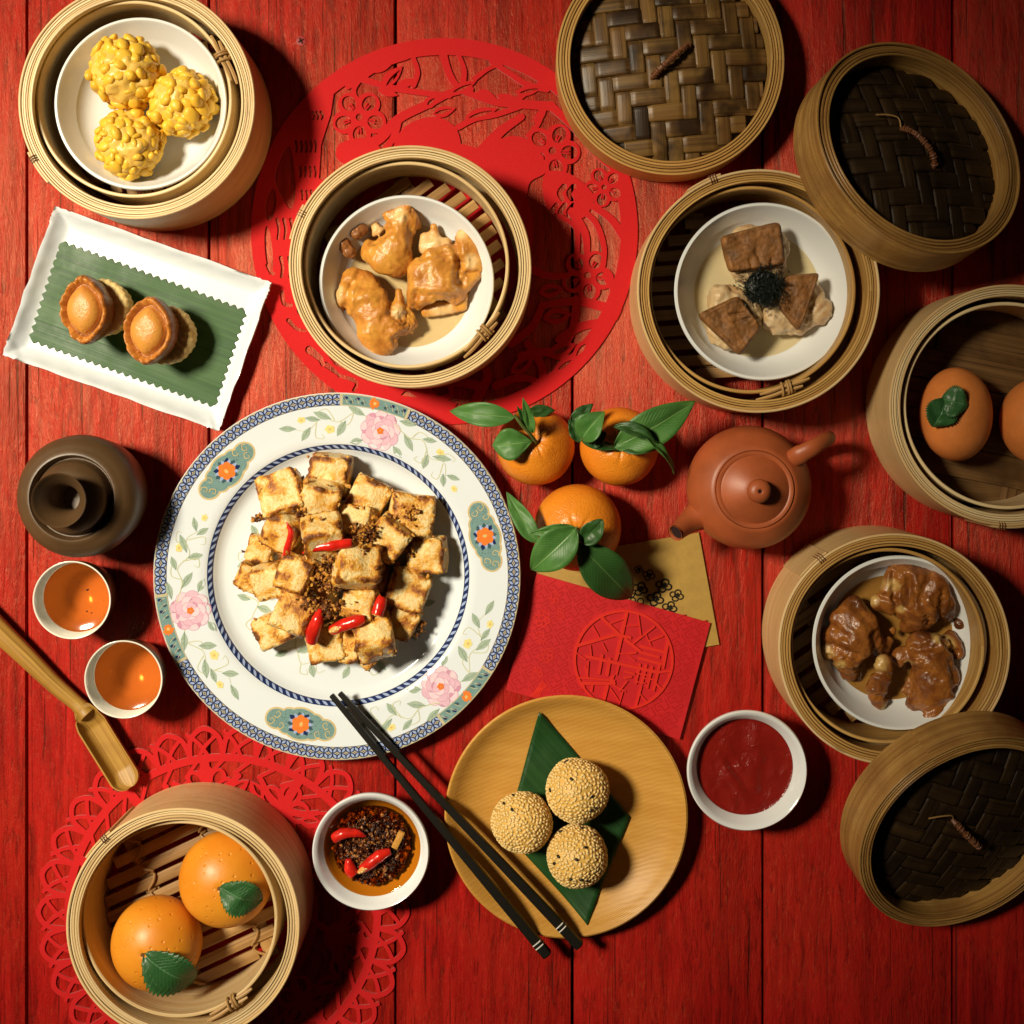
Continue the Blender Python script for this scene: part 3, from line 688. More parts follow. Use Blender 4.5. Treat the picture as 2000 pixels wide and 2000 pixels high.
# ------------------------------------------------------------------ dark clay tea canister
CLAY = m_plain('dark_clay', (.085, .045, .018), .42, .5, .18, 45, .12, 1400)
def canister():
    c = P(157, 969, .045); t = thing('tea_canister', 'round dark brown clay tea canister with hollow cup-shaped knob', 'canister', (c.x, c.y, 0))
    R = L(120, .045); Rl = L(84, .060)
    MB().lathe([(0, 0), (R*.70, 0), (R*.76, .003), (R*.93, .020), (R, .042), (R*.985, .050), (R*.93, .056), (R*.82, .0595), (Rl+.003, .0605), (Rl+.0012, .0622), (Rl-.0002, .0622), (Rl-.0012, .0605), (Rl-.0022, .0570), (0, .0555)], 128).build('body', CLAY, t, sharp=50)
    ld_ = MB().lathe([(.0090, .0565), (Rl-.0030, .0575), (Rl-.0040, .0605), (Rl*.80, .0660), (Rl*.60, .0700), (.0130, .0715), (.0108, .0730), (.0095, .0728)], 128).build('lid', CLAY, t, sharp=50)
    K_ = L(54, .086)
    MB().lathe([(.0098, .0600), (.0105, .0715), (.0110, .0745), (.0135, .0795), (K_*.93, .0848), (K_, .0862), (K_*.985, .0870), (K_*.955, .0866), (K_*.90, .0848), (K_*.78, .0815), (.0108, .0770), (.0086, .0720), (.0078, .0660), (.0076, .0560), (0, .0555)], 96).build('knob', CLAY, ld_, sharp=50)
canister()
# ------------------------------------------------------------------ tea cups
CUPB = m_plain('cup_brown_glaze', (.10, .05, .022), .3, .5, .2, 60); CUPW = m_porcelain('cup_white', (.78, .74, .64), .14)
TEA = m_liquid('tea', (.76, .37, .15), .10)
def cup(label, px, py, rpx, flecks, seed):
    H = .040; R = L(rpx, H); c = P(px, py, H); t = thing('tea_cup', label, 'cup', (c.x, c.y, 0), 0, 'small tea cups')
    MB().lathe([(0, 0), (R*.62, 0), (R*.66, .003), (R*.82, .012), (R*.95, .028), (R*1.0, H-.0008), (R*.99, H)], 96).build('outer_wall', CUPB, t, sharp=60)
    MB().lathe([(R*.99, H), (R*.975, H+.0002), (R*.945, H-.0006), (R*.90, .028), (R*.76, .013), (R*.55, .006), (0, .0045)], 96).build('inner_wall', CUPW, t, sharp=0)
    zt = .0265; rt = R*.8885
    te = MB().lathe([(0, zt), (rt*.5, zt), (rt-.0012, zt), (rt, zt+.0007)], 90).build('tea', TEA, t)
    r = random.Random(seed)
    for (fx, fy, s) in flecks:
        q = P(fx, fy, zt)-c; MB().ball((0, 0, 0), (s, s*.6, .0004), 1).build('tea_leaf_fleck', MAT['gap'], te, (q.x, q.y, zt+.0001), r.uniform(0, 3))
cup('small brown-rimmed cup of tea with dark leaf flecks, beside the clay canister', 140, 1172, 77, [(171, 1152, .0013), (154, 1137, .0005), (170, 1194, .0009), (179, 1197, .0008), (203, 1172, .0004), (138, 1172, .0004)], 1)
cup('small brown-rimmed cup of clear tea touching the bamboo scoop', 241, 1327, 77, [(279, 1293, .0003)], 2)
# ------------------------------------------------------------------ bamboo tea scoop
SCOOP = m_bamboo('scoop_bamboo', (.50, .29, .06), (.36, .19, .035), (.18, .08, .018), .42, .5, .35, .3)
def scoop():
    t = thing('tea_scoop', 'golden bamboo tea scoop with long round handle and open trough', 'scoop', P(160, 1378)); o = P(160, 1378)
    hp = [P(x, y, z)-o for x, y, z in ((-60, 1172, .0095), (-5, 1228, .0095), (50, 1281, .0090), (105, 1335, .0080), (150, 1374, .0075), (172, 1396, .0080))]
    MB().tube(spline([tuple(p) for p in hp], 5), [.0080]*4+[.0080-.0028*min(1, i/16) for i in range(17)]+[.0056]*3+[.0062]*2, 18).build('handle', SCOOP, t)
    # trough
    a = P(160, 1378, .008)-o; b = P(258, 1536, .008)-o; d = (b-a); Ln = d.length; d.normalize(); sd = Vector((-d.y, d.x, 0)); mb = MB(); n, m = 60, 40
    for lay in (0, 1):
        for i in range(n+1):
            s = i/n; hw = .0045+.0062*min(1, (s/.22))**.6 if s < .22 else .0107
            if s > .86: hw *= math.sqrt(max(.03, 1-((s-.86)/.145)**2))
            dep = .0095*min(1, max(0, (s-.06)/.20))**.7
            if s > .8: dep *= 1-.45*((s-.8)/.2)
            for k in range(m+1):
                f = -1+2*k/m; z = .0125-dep*(1-max(0, (abs(f)-.0)/1.0)**5 if abs(f) < .90 else 0)
                if s < .12: z = .0125-(.002*f*f)-dep*(1-abs(f)**4)
                e = hw*f
                if lay: z = max(.0002, .0108-dep*1.05*(1-abs(f)**2.2)-.0016-(.004*(1-abs(f)) if s < .25 else 0)); e = hw*f*1.0
                p = a+d*(s*Ln)+sd*e; mb.v.append((p.x, p.y, z if not lay else min(z, .0108)))
    st = m+1; off = (n+1)*st
    for lay in (0, 1):
        for i in range(n):
            for k in range(m):
                q0 = lay*off+i*st+k; q = [q0, q0+1, q0+st+1, q0+st]; u = [(i/n*Ln, k*.0015), (i/n*Ln, k*.0015+.0015), ((i+1)/n*Ln, k*.0015+.0015), ((i+1)/n*Ln, k*.0015)]
                mb.face(q[::-1] if not lay else q, u)
    for i in range(n):
        for k in (0, m):
            q0 = i*st+k; mb.face([q0, q0+st, q0+st+off, q0+off], [(i/n*Ln, 0), ((i+1)/n*Ln, 0), ((i+1)/n*Ln, .002), (i/n*Ln, .002)])
    for i in (0, n):
        for k in range(m): q0 = i*st+k; mb.face([q0, q0+1, q0+1+off, q0+off])
    mb.build('trough', SCOOP, t, sharp=50)
scoop()
# ------------------------------------------------------------------ floral porcelain plate
PC = P(658, 1126, .020); PR = L(360, .022); PZ = .0
PLW = m_porcelain('plate_porcelain', (.70, .76, .82), .12)
def plate_z(r):
    f = r/PR
    pts = [(0, .0052), (.60, .0055), (.655, .0068), (.70, .0125), (.735, .0150), (.80, .0160), (.9, .0178), (.985, .0195), (1.0, .0198)]
    for (a, za), (b, zb) in zip(pts, pts[1:]):
        if f <= b: t = (f-a)/(b-a); return za+(zb-za)*t
    return pts[-1][1]
plate = thing('floral_plate', 'large round white porcelain plate painted with flowers and blue chain borders', 'plate', (PC.x, PC.y, 0))
prof = [(PR*f, plate_z(PR*f)) for f in (0, .2, .4, .55, .60, .63, .655, .678, .70, .72, .735, .77, .80, .85, .9, .95, .985, .995)]+[(PR, .0190), (PR*.995, .0178), (PR*.74, .0118), (PR*.69, .0085), (PR*.64, .0030), (PR*.60, .0020), (PR*.59, 0), (PR*.56, 0), (PR*.55, .0022), (0, .0025)]
MB().lathe(prof, 160).build('porcelain_body', PLW, plate, sharp=60)
def pm(name, col): return m_plain('glaze_'+name, col, .16, .5, .08, 300)
GL = {'navy': pm('navy', (.014, .028, .105)), 'pale': pm('pale_blue', (.33, .42, .66)), 'beige': pm('beige', (.52, .46, .30)), 'teal': pm('teal', (.17, .29, .285)), 'tealD': pm('teal_dark', (.05, .10, .13)),
      'gold': pm('gold', (.66, .47, .17)), 'orange': pm('orange', (.80, .20, .035)), 'sage': pm('sage', (.36, .45, .36)), 'sageD': pm('sage_dark', (.20, .29, .23)), 'vine': pm('vine', (.56, .56, .34)),
      'pink': pm('pink', (.72, .47, .58)), 'pinkD': pm('pink_dark', (.60, .30, .43)), 'pinkL': pm('pink_light', (.78, .60, .68)), 'yel': pm('yellow', (.75, .66, .26))}
class Print:
    """flat glaze print laid on the plate: polygons in plate-local polar or xy coordinates"""
    def __init__(s): s.g = MB(); s.lay = 0
    def poly(s, pts, col, e=None):
        s.lay += 1; e = .00009+.000004*(s.lay % 24) if e is None else e
        c = (sum(p[0] for p in pts)/len(pts), sum(p[1] for p in pts)/len(pts)); b = len(s.g.v)
        for x, y in list(pts)+[c]: s.g.v.append((x, y, plate_z(math.hypot(x, y))+e))
        n = len(pts); mi = s.g.mat(GL[col])
        for i in range(n): s.g.face([b+i, b+(i+1) % n, b+n], None, mi)
    def strip(s, pts, w0, w1, col, e=None):
        s.lay += 1; e = .00009+.000004*(s.lay % 24) if e is None else e
        pts = spline(pts, 6) if len(pts) > 2 else pts; n = len(pts); b = len(s.g.v); mi = s.g.mat(GL[col])
        for i, p in enumerate(pts):
            q = pts[min(i+1, n-1)]; o = pts[max(i-1, 0)]; dx, dy = q[0]-o[0], q[1]-o[1]; l = math.hypot(dx, dy) or 1; w = w0+(w1-w0)*i/(n-1)
            for sg in (1, -1):
                x, y = p[0]-dy/l*w*sg, p[1]+dx/l*w*sg; s.g.v.append((x, y, plate_z(math.hypot(x, y))+e))
        for i in range(n-1): s.g.face([b+2*i+1, b+2*i+3, b+2*i+2, b+2*i], None, mi)
    def band(s, r0, r1, a0, a1, col, e, n=None):
        n = n or max(4, int((a1-a0)/(2*pi)*240)); b = len(s.g.v); mi = s.g.mat(GL[col])
        for i in range(n+1):
            a = a0+(a1-a0)*i/n
            for k in range(4):
                r = r0+(r1-r0)*k/3; s.g.v.append((r*math.cos(a), r*math.sin(a), plate_z(r)+e))
        for i in range(n):
            for k in range(3): q = b+i*4+k; s.g.face([q, q+1, q+5, q+4], None, mi)
    def done(s, name): return s.g.build(name, None, plate, smooth=True, sharp=0)
def lens(a, b, w, n=5):
    (ax, ay), (bx, by) = a, b; dx, dy = bx-ax, by-ay; l = math.hypot(dx, dy); nx, ny = -dy/l, dx/l
    return [(ax+dx*t+nx*w*math.sin(pi*t), ay+dy*t+ny*w*math.sin(pi*t)) for t in [i/n for i in range(n+1)]]+[(ax+dx*t-nx*w*math.sin(pi*t), ay+dy*t-ny*w*math.sin(pi*t)) for t in [i/n for i in range(n-1, 0, -1)]]
pol = lambda r, a: (r*math.cos(a), r*math.sin(a))
def rim_band():
    g = Print(); r0, r1 = PR*.933, PR*.993; g.band(r0-.0004, r1+.0003, 0, 2*pi, 'beige', .00006); g.band(r0-.0004, r0, 0, 2*pi, 'navy', .00010); g.band(r1-.0001, r1+.0004, 0, 2*pi, 'beige', .00010)
    N = 126; rm = (r0+r1)/2; hr = (r1-r0)/2
    for i in range(N):
        a = 2*pi*i/N; da = 2*pi/N/2; cc = pol(rm, a)
        for sa in (-1, 1):
            for sr in (-1, 1):
                e = pol(rm+sr*hr, a+sa*da); g.poly(lens(cc, e, .00165), 'navy', .00012+.00001*(sa+1)+.00001*sr); q = lambda t: (cc[0]+(e[0]-cc[0])*t, cc[1]+(e[1]-cc[1])*t)
                g.poly(lens(q(.14), q(.88), .00082), 'pale', .00020)
        g.poly(lens(pol(rm, a+da-.3*da), pol(rm, a+da+.3*da), .0003, 2), 'navy', .00019)
    g.done('printed_rim_band')
    g = Print(); r0, r1 = PR*.690, PR*.718; g.band(r0, r1, 0, 2*pi, 'navy', .00012); N = 104
    for i in range(N):
        a = 2*pi*i/N; da = 2*pi/N; g.poly(lens(pol(r0+.0004, a-da*.15), pol(r1-.0004, a+da*.75), .0008), 'pale', .00024)
    g.done('printed_inner_band')
    for ca in (73.6, 193.3, 313):
        g = Print(); ca = math.radians(ca+4); w = math.radians(11.5); r0, r1 = PR*.930, PR*.994; rm = (r0+r1)/2
        g.band(r0, r1, ca-w, ca+w, 'beige', .00026, 30); g.band(r0+.0006, r1-.0005, ca-w*.92, ca+w*.92, 'teal', .00030, 30)
        for k in range(-5, 6):
            if abs(k) < 2: continue
            c_ = pol(rm+.0012*(1 if k % 2 else -1), ca+w*k/6); g.poly([(c_[0]+.0017*math.cos(f)*(1+.3*math.sin(3*f)), c_[1]+.0012*math.sin(f)) for f in np.linspace(0, 2*pi, 9)[:-1]], 'navy' if k % 2 else 'tealD', .00034+.000003*k)
            g.strip([pol(rm-.002, ca+w*(k-.3)/6), pol(rm+.0005, ca+w*k/6), pol(rm+.0022, ca+w*(k+.4)/6)], .0003, .0001, 'beige', .00038)
        c_ = pol(rm, ca)
        for k in range(6):
            f = ca+pi/2+(k-2.5)*.5; e = (c_[0]+.0048*math.cos(f)*.9, c_[1]+.0048*math.sin(f)); g.poly(lens(c_, e, .0011), 'orange', .00040+.00001*k)
        for k in range(4): f = ca-pi/2+(k-1.5)*.6; g.poly(lens(c_, (c_[0]+.0035*math.cos(f), c_[1]+.0035*math.sin(f)), .0010), 'orange', .00040+.00001*k)
        g.poly([(c_[0]+.0012*math.cos(f), c_[1]+.0012*math.sin(f)) for f in np.linspace(0, 6.28, 8)[:-1]], 'gold', .00047); g.done('printed_rim_panel')
rim_band()
def frame(ang, rad):
    a = math.radians(ang); c = pol(rad, a); t = (-math.sin(a), math.cos(a)); n = (math.cos(a), math.sin(a))
    return lambda u, v: (c[0]+t[0]*u+n[0]*v, c[1]+t[1]*u+n[1]*v)
def cartouche(ang):
    g = Print(); F = frame(ang, PR*.833); el = lambda cx, cy, a, b, n=28: [F(cx+a*math.cos(f), cy+b*math.sin(f)) for f in np.linspace(0, 2*pi, n+1)[:-1]]; mm = .001
    out = [(-17, 0, 8.2, 7.6), (17, 0, 8.2, 7.6), (0, 0, 13.5, 11.4), (-9, 0, 8, 9.5), (9, 0, 8, 9.5)]
    for i, (x, y, a, b) in enumerate(out): g.poly(el(x*mm, y*mm, a*mm, b*mm), 'gold', .00012+.00001*i)
    for i, (x, y, a, b) in enumerate(out): g.poly(el(x*mm, y*mm, (a-.55)*mm, (b-.55)*mm), 'beige', .00018+.00001*i)
    for i, (x, y, a, b) in enumerate(out): g.poly(el(x*mm, y*mm, (a-1.3)*mm, (b-1.3)*mm), 'teal', .00024+.00001*i)
    r = random.Random(int(ang))
    for k in range(150):
        x, y = r.uniform(-22, 22), r.uniform(-9, 9)
        if any(((x-q[0])/(q[2]-2))**2+((y-q[1])/(q[3]-2))**2 < 1 for q in out): g.poly(el(x*mm, y*mm, .28*mm, .28*mm, 5), 'tealD', .00031)
    for sx in (-1, 1):
        for k, (x, y) in enumerate(((20, 2), (17, -3), (13, 4))):
            g.strip([F(sx*(x+2)*mm, (y+1.5)*mm), F(sx*x*mm, (y+2.5)*mm), F(sx*(x-2)*mm, y*mm), F(sx*x*mm, (y-2)*mm), F(sx*(x+1.2)*mm, y*mm)], .00028, .00014, 'gold', .00034)
    for k in range(9):
        f = k*2*pi/9+.2; g.poly(lens(F(2*mm*math.cos(f), 2*mm*math.sin(f)), F((9.5+1.2*(k % 2))*mm*math.cos(f), 8.2*mm*math.sin(f)), .0020), 'navy' if k % 2 else 'tealD', .00036+.000004*k)
        g.poly(lens(F(3*mm*math.cos(f+.3), 3*mm*math.sin(f+.3)), F(9*mm*math.cos(f+.3), 8*mm*math.sin(f+.3)), .0012), 'pale', .00041+.000002*k)
    for k in range(6): f = k*pi/3+.3; g.poly(el(3.6*mm*math.cos(f), 3.6*mm*math.sin(f), 2.7*mm, 2.7*mm, 14), 'orange', .00046+.00001*k)
    g.poly(el(0, 0, 3.3*mm, 3.3*mm), 'orange', .00053); g.poly(el(.4*mm, 0, 1.1*mm, 1.6*mm), 'gold', .00056); g.done('printed_cartouche')
for a in (15, 136.5, 256): cartouche(a)
def sprig(g, F, sx, spec):
    mm = .001
    for kind, *q in spec:
        if kind == 'v': g.strip([F(sx*x*mm, y*mm) for x, y in q[0]], .00034, .00016, 'vine')
        elif kind == 'l':
            (x0, y0), (x1, y1), w = q; g.poly(lens(F(sx*x0*mm, y0*mm), F(sx*x1*mm, y1*mm), w*mm), 'sage'); g.strip([F(sx*x0*mm, y0*mm), F(sx*x1*mm, y1*mm)], .00022, .00008, 'sageD', .00024)
            for k in (.3, .55): xm, ym = x0+(x1-x0)*k, y0+(y1-y0)*k; g.strip([F(sx*xm*mm, ym*mm), F(sx*(xm+(x1-x0)*.15-(y1-y0)*.12)*mm, (ym+(y1-y0)*.15+(x1-x0)*.12)*mm)], .00012, .00006, 'sageD', .00025)
        elif kind == 'f':
            (x, y), s = q
            for k in range(5): f = k*1.26; g.poly([F(sx*(x+s*.55*math.cos(f)+s*.45*math.cos(h_))*mm, (y+s*.55*math.sin(f)+s*.45*math.sin(h_))*mm) for h_ in np.linspace(0, 6.28, 9)[:-1]], 'yel')
            g.poly([F(sx*(x+s*.3*math.cos(h_))*mm, (y+s*.3*math.sin(h_))*mm) for h_ in np.linspace(0, 6.28, 7)[:-1]], 'gold', .00026)
def peony(g, F, R=14.2):
    mm = .001; el = lambda cx, cy, a, n=14: [F((cx+a*math.cos(f))*mm, (cy+a*math.sin(f))*mm) for f in np.linspace(0, 2*pi, n+1)[:-1]]
    e = .00014
    for ring, (d, s, n, off) in enumerate(((.66, .36, 9, 0), (.42, .34, 7, .4), (.2, .27, 5, .1))):
        for k in range(n):
            f = k*2*pi/n+off; x, y = R*d*math.cos(f), R*d*math.sin(f); e += .000004
            g.poly(el(x, y, R*s+.25), 'pinkD', e); g.poly(el(x, y, R*s-.1), 'pink' if (k+ring) % 2 else 'pinkL', e+.000002)
    for k in range(5): f = k*1.26; g.poly(el(1.4*math.cos(f), 1.4*math.sin(f), 1.2, 8), 'orange', .00034+.00001*k)
SPR_R = [('v', [(6, 8), (16, 3), (24, 6), (32, -1), (40, 3), (46, -3)]), ('v', [(18, 4), (20, 10), (25, 10), (24, 6.5)]), ('v', [(28, 3), (30, -7), (25, -8), (26, -5)]), ('v', [(38, 2), (38, 9), (43, 10), (43, 7)]), ('v', [(40, 2), (44, -8), (40, -10), (39, -7)]),
         ('l', (10, -7), (18, -12), 2.6), ('l', (13, 4), (22, -4), 2.5), ('l', (8, 11), (17, 13), 2.2), ('l', (30, 0), (33, -10), 2.6), ('l', (33, 1), (42, 8), 2.3), ('l', (23, 7), (30, 11), 2.0), ('l', (46, -2), (53, 3), 2.0), ('l', (44, -3), (50, -9), 2.2), ('f', (35, 6.5), 2.6), ('f', (55, -4), 2.3)]
SPR_L = [('v', [(6, 6), (15, 9), (24, 2), (33, 5), (42, -2), (50, 2)]), ('v', [(16, 8), (18, 1), (23, -1), (22, 3)]), ('v', [(26, 3), (30, 11), (35, 9), (32, 7)]), ('v', [(36, 3), (38, -7), (33, -9), (34, -6)]), ('l', (10, 8), (19, 13), 2.5), ('l', (9, -9), (17, -12), 2.4), ('l', (20, 3), (25, -8), 2.7), ('l', (28, 4), (37, 10), 2.5), ('l', (40, 0), (47, -8), 2.4), ('l', (48, 1), (57, 5), 2.2), ('l', (34, 4), (42, 7), 2.0), ('f', (29, -3), 3.2), ('f', (44, 6), 2.4)]
for ca in (73.6, 193.3, 313):
    g = Print(); F = frame(ca, PR*.825); FP = (lambda u, v, a=math.radians(ca): pol(PR*.825+v, a+u*1.22/(PR*.825))); sprig(g, FP, 1, SPR_L); sprig(g, FP, -1, SPR_R); peony(g, F, 13.6); g.done('printed_peony_spray')
g = Print()
for ca, rr in ((20, .46), (70, .47), (118, .48), (165, .48), (205, .50), (245, .5), (285, .5), (330, .47)):
    F = frame(ca, PR*rr); mm = .001
    sprig(g, F, 1 if ca % 2 else -1, [('v', [(-14, 3), (-6, -3), (2, 5), (10, 0), (15, 6), (19, 2)]), ('v', [(2, 5), (4, 11), (9, 10), (7, 7)]), ('v', [(-6, -3), (-9, -9), (-14, -8), (-12, -5)]), ('l', (-4, -1), (4, -9), 2.8), ('l', (8, 2), (14, 10), 2.6), ('l', (-10, 1), (-17, 8), 2.4), ('f', (16, -4), 2.6)])
g.done('printed_centre_spray')
# ------------------------------------------------------------------ fried turnip cake cubes
CAKE = m_brownable('fried_turnip_cake', (.84, .66, .31), (.80, .40, .05), (.40, .125, .016), .22, .9)
UC = .0125
def cake_mesh(seed):
    bm = bmesh.new(); bmesh.ops.create_cube(bm, size=2); bmesh.ops.subdivide_edges(bm, edges=bm.edges[:], cuts=23, use_grid_fill=True)
    mb = MB(); br = []; sd = Vector((seed*5.1, seed*2.3, 0)); k = 8
    bm.verts.index_update()
    for v in bm.verts:
        p = v.co; nk = (abs(p.x)**k+abs(p.y)**k+abs(p.z)**k)**(1/k); q = p/nk
        s = sorted((abs(q.x), abs(q.y), abs(q.z))); edge = max(0, (s[1]-.70)/.30)
        n1 = noise.noise(q*1.3+sd); n2 = noise.fractal(q*5+sd, 1, 2, 3)
        n3 = noise.noise(q*7+sd); n4 = noise.noise(q*15-sd); q = q*(1+.09*n1+.05*n2*(.25+edge)+(.075*n3+.05*n4)*edge*(1.2+n1)+.012*n4); q += Vector((.10*noise.noise(q*1.1+sd*3), .10*noise.noise(q*1.1+sd*4), .08*noise.noise(q*1.2-sd))); mb.v.append((q.x*UC, q.y*UC, q.z*.82*UC)); br.append(.27+.85*edge**.8*max(.10, .55+1.3*noise.noise(q*1.4+sd*2)+.5*n3)+.85*max(0, noise.noise(q*1.2+sd*2)-.10))
    for f in bm.faces: mb.face([v.index for v in f.verts])
    bm.free(); me = mb.mesh('turnip_cake_cube', CAKE, True, 0); a = me.attributes.new('brown', 'FLOAT', 'POINT'); a.data.foreach_set('value', br); return me
CK = [cake_mesh(i) for i in range(7)]
ZW = .0056
cubes = [(860, 240, 300, 8, 0), (470, 400, 300, -18, 1), (770, 470, 290, 14, 1), (1170, 440, 290, 26, 0), (1530, 570, 305, 8, 0), (1075, 640, 240, 6, 1), (490, 690, 270, 28, 1), (800, 760, 300, -8, 2), (1340, 760, 270, 38, 1), (1660, 890, 270, 2, 0), (290, 850, 190, 12, 0),
         (210, 1080, 200, 25, 0), (370, 1110, 240, -14, 1), (580, 1050, 250, 20, 2), (1080, 990, 300, 10, 2), (1500, 1180, 290, 22, 0), (1110, 1270, 250, 14, 1), (410, 1500, 250, -24, 0), (560, 1370, 280, 24, 1), (830, 1610, 260, -12, 0), (1010, 1640, 230, 5, 0), (1220, 1560, 290, -10, 1), (1440, 1430, 240, 30, 0), (1170, 1720, 160, 40, 0),
         (850, 1010, 260, 45, 0), (760, 1250, 260, 10, 0), (1000, 820, 260, 30, 0), (600, 850, 250, 5, 0), (1200, 1050, 250, 5, 0)]
CLAB = {0: 'fried turnip cake cube at the end of the heap nearest the pork knuckle steamer', 9: 'pale fried turnip cake cube at the edge nearest the mandarins', 10: 'small fried turnip cake cube at the edge nearest the clay canister', 17: 'fried turnip cake cube at the edge nearest the tea cups', 23: 'small browned turnip cake shard nearest the chopstick tips', 6: 'fried turnip cake cube under the thin curved chili slice', 7: 'fried turnip cake cube under the long pointed chili half', 21: 'fried turnip cake cube under the cut end of the stubby chili', 4: 'fried turnip cake cube with garlic crumbs, at the heap edge facing the teapot', 19: 'fried turnip cake cube under the thick chili slice lying skin side up'}
rc = random.Random(12)
for i, (x, y, s, rot, lv) in enumerate(cubes):
    px, py = 440+x*.2381, 870+y*.2381; hs = s*.2381*K*.5*1.12; z = ZW+hs*.82+.0006+lv*.0135
    o = link('turnip_cake_cube', CK[i % 7], None, P(px, py, z), (rc.gauss(0, .10+.12*lv), rc.gauss(0, .10+.12*lv), -math.radians(rot)+rc.choice((0, pi/2, pi)))); o.scale = (hs/UC*rc.uniform(.93, 1.04), hs/UC*rc.uniform(.93, 1.04), hs/UC)
    tag(o, CLAB.get(i, 'golden fried turnip cake cube heaped on the floral plate'), 'turnip cake', 'fried turnip cake cubes')
CRUMB = m_brownable('fried_garlic', (.62, .29, .04), (.42, .15, .02), (.17, .05, .008), .42)
def crumbs():
    mb = MB(); r = random.Random(5); br = []
    spots = [(620, 960, 70, 40, .046), (760, 1050, 110, 90, .047), (880, 1120, 90, 70, .046), (850, 1330, 110, 60, .040), (700, 1290, 70, 50, .040), (1130, 720, 80, 60, .046), (1080, 860, 60, 60, .050), (1480, 570, 90, 60, .030), (1300, 640, 70, 40, .038), (280, 590, 50, 30, .020), (200, 880, 30, 20, .0075), (360, 1590, 35, 35, .012), (1490, 820, 45, 60, .030), (620, 560, 40, 35, .042), (1590, 1480, 40, 60, .016), (1480, 1560, 70, 20, .014), (870, 900, 120, 40, .049), (380, 1190, 70, 40, .034), (1190, 1660, 70, 20, .012), (480, 270, 120, 15, .030), (780, 100, 60, 12, .026)]
    for (x, y, sx, sy, z) in spots:
        for k in range(int(24+sx*sy/55)):
            p = P(440+(x+r.gauss(0, sx*.6))*.2381, 870+(y+r.gauss(0, sy*.6))*.2381, z+r.uniform(-.003, .002)); s = r.uniform(.0005, .0014); b = len(mb.v)
            mb.ball(p, (s*r.uniform(.7, 1.6), s*r.uniform(.6, 1.2), s*.8), 1, Euler((r.uniform(0, 3), r.uniform(0, 3), r.uniform(0, 3))).to_matrix())
            for q in range(b, len(mb.v)): mb.v[q] = Vector(mb.v[q])+Vector((r.gauss(0, .0004), r.gauss(0, .0004), r.gauss(0, .0003)))
            br += [r.uniform(.15, 1.0)]*(len(mb.v)-b)
    for (x, y, s_, rot, lv) in cubes[:24]:
        for k in range(16):
            f = r.uniform(0, 6.28); h_ = s_*.60; x2, y2 = max(-h_, min(h_, h_*1.5*math.cos(f))), max(-h_, min(h_, h_*1.5*math.sin(f))); a_ = math.radians(rot); xx, yy = x2*math.cos(a_)-y2*math.sin(a_), x2*math.sin(a_)+y2*math.cos(a_)
            if r.random() < .35*noise.noise(Vector((f, x, y)))+.45: continue
            sz = r.uniform(.0007, .0019); zt_ = ZW+s_*.2381*K*.5*1.12*1.50+lv*.0135; p = P(440+(x+xx*.9)*.2381, 870+(y+yy*.9)*.2381, zt_); b = len(mb.v)
            mb.ball(p, (sz*r.uniform(.8, 1.7), sz*r.uniform(.6, 1.1), sz*.7), 1, Euler((r.uniform(0, 3), r.uniform(0, 3), r.uniform(0, 3))).to_matrix())
            for q in range(b, len(mb.v)): mb.v[q] = Vector(mb.v[q])+Vector((r.gauss(0, .0004), r.gauss(0, .0004), r.gauss(0, .0003)))
            br += [r.uniform(-.1, .55)]*(len(mb.v)-b)
    me = mb.mesh('fried_garlic_crumbs', CRUMB, False); a = me.attributes.new('brown', 'FLOAT', 'POINT'); a.data.foreach_set('value', br)
    tag(link('fried_garlic_crumbs', me), 'dark brown fried garlic crumbs scattered over the turnip cake', 'crumbs', kind='stuff')
crumbs()
CHILI = m_plain('red_chili_skin', (.58, .016, .008), .22, .5, .35, 150, .22, 330); CSEED = m_plain('chili_seed_pale', (.80, .58, .24), .4); CHILI_IN = m_plain('chili_flesh', (.70, .30, .07), .35, .5, .2, 300, .3, 800)
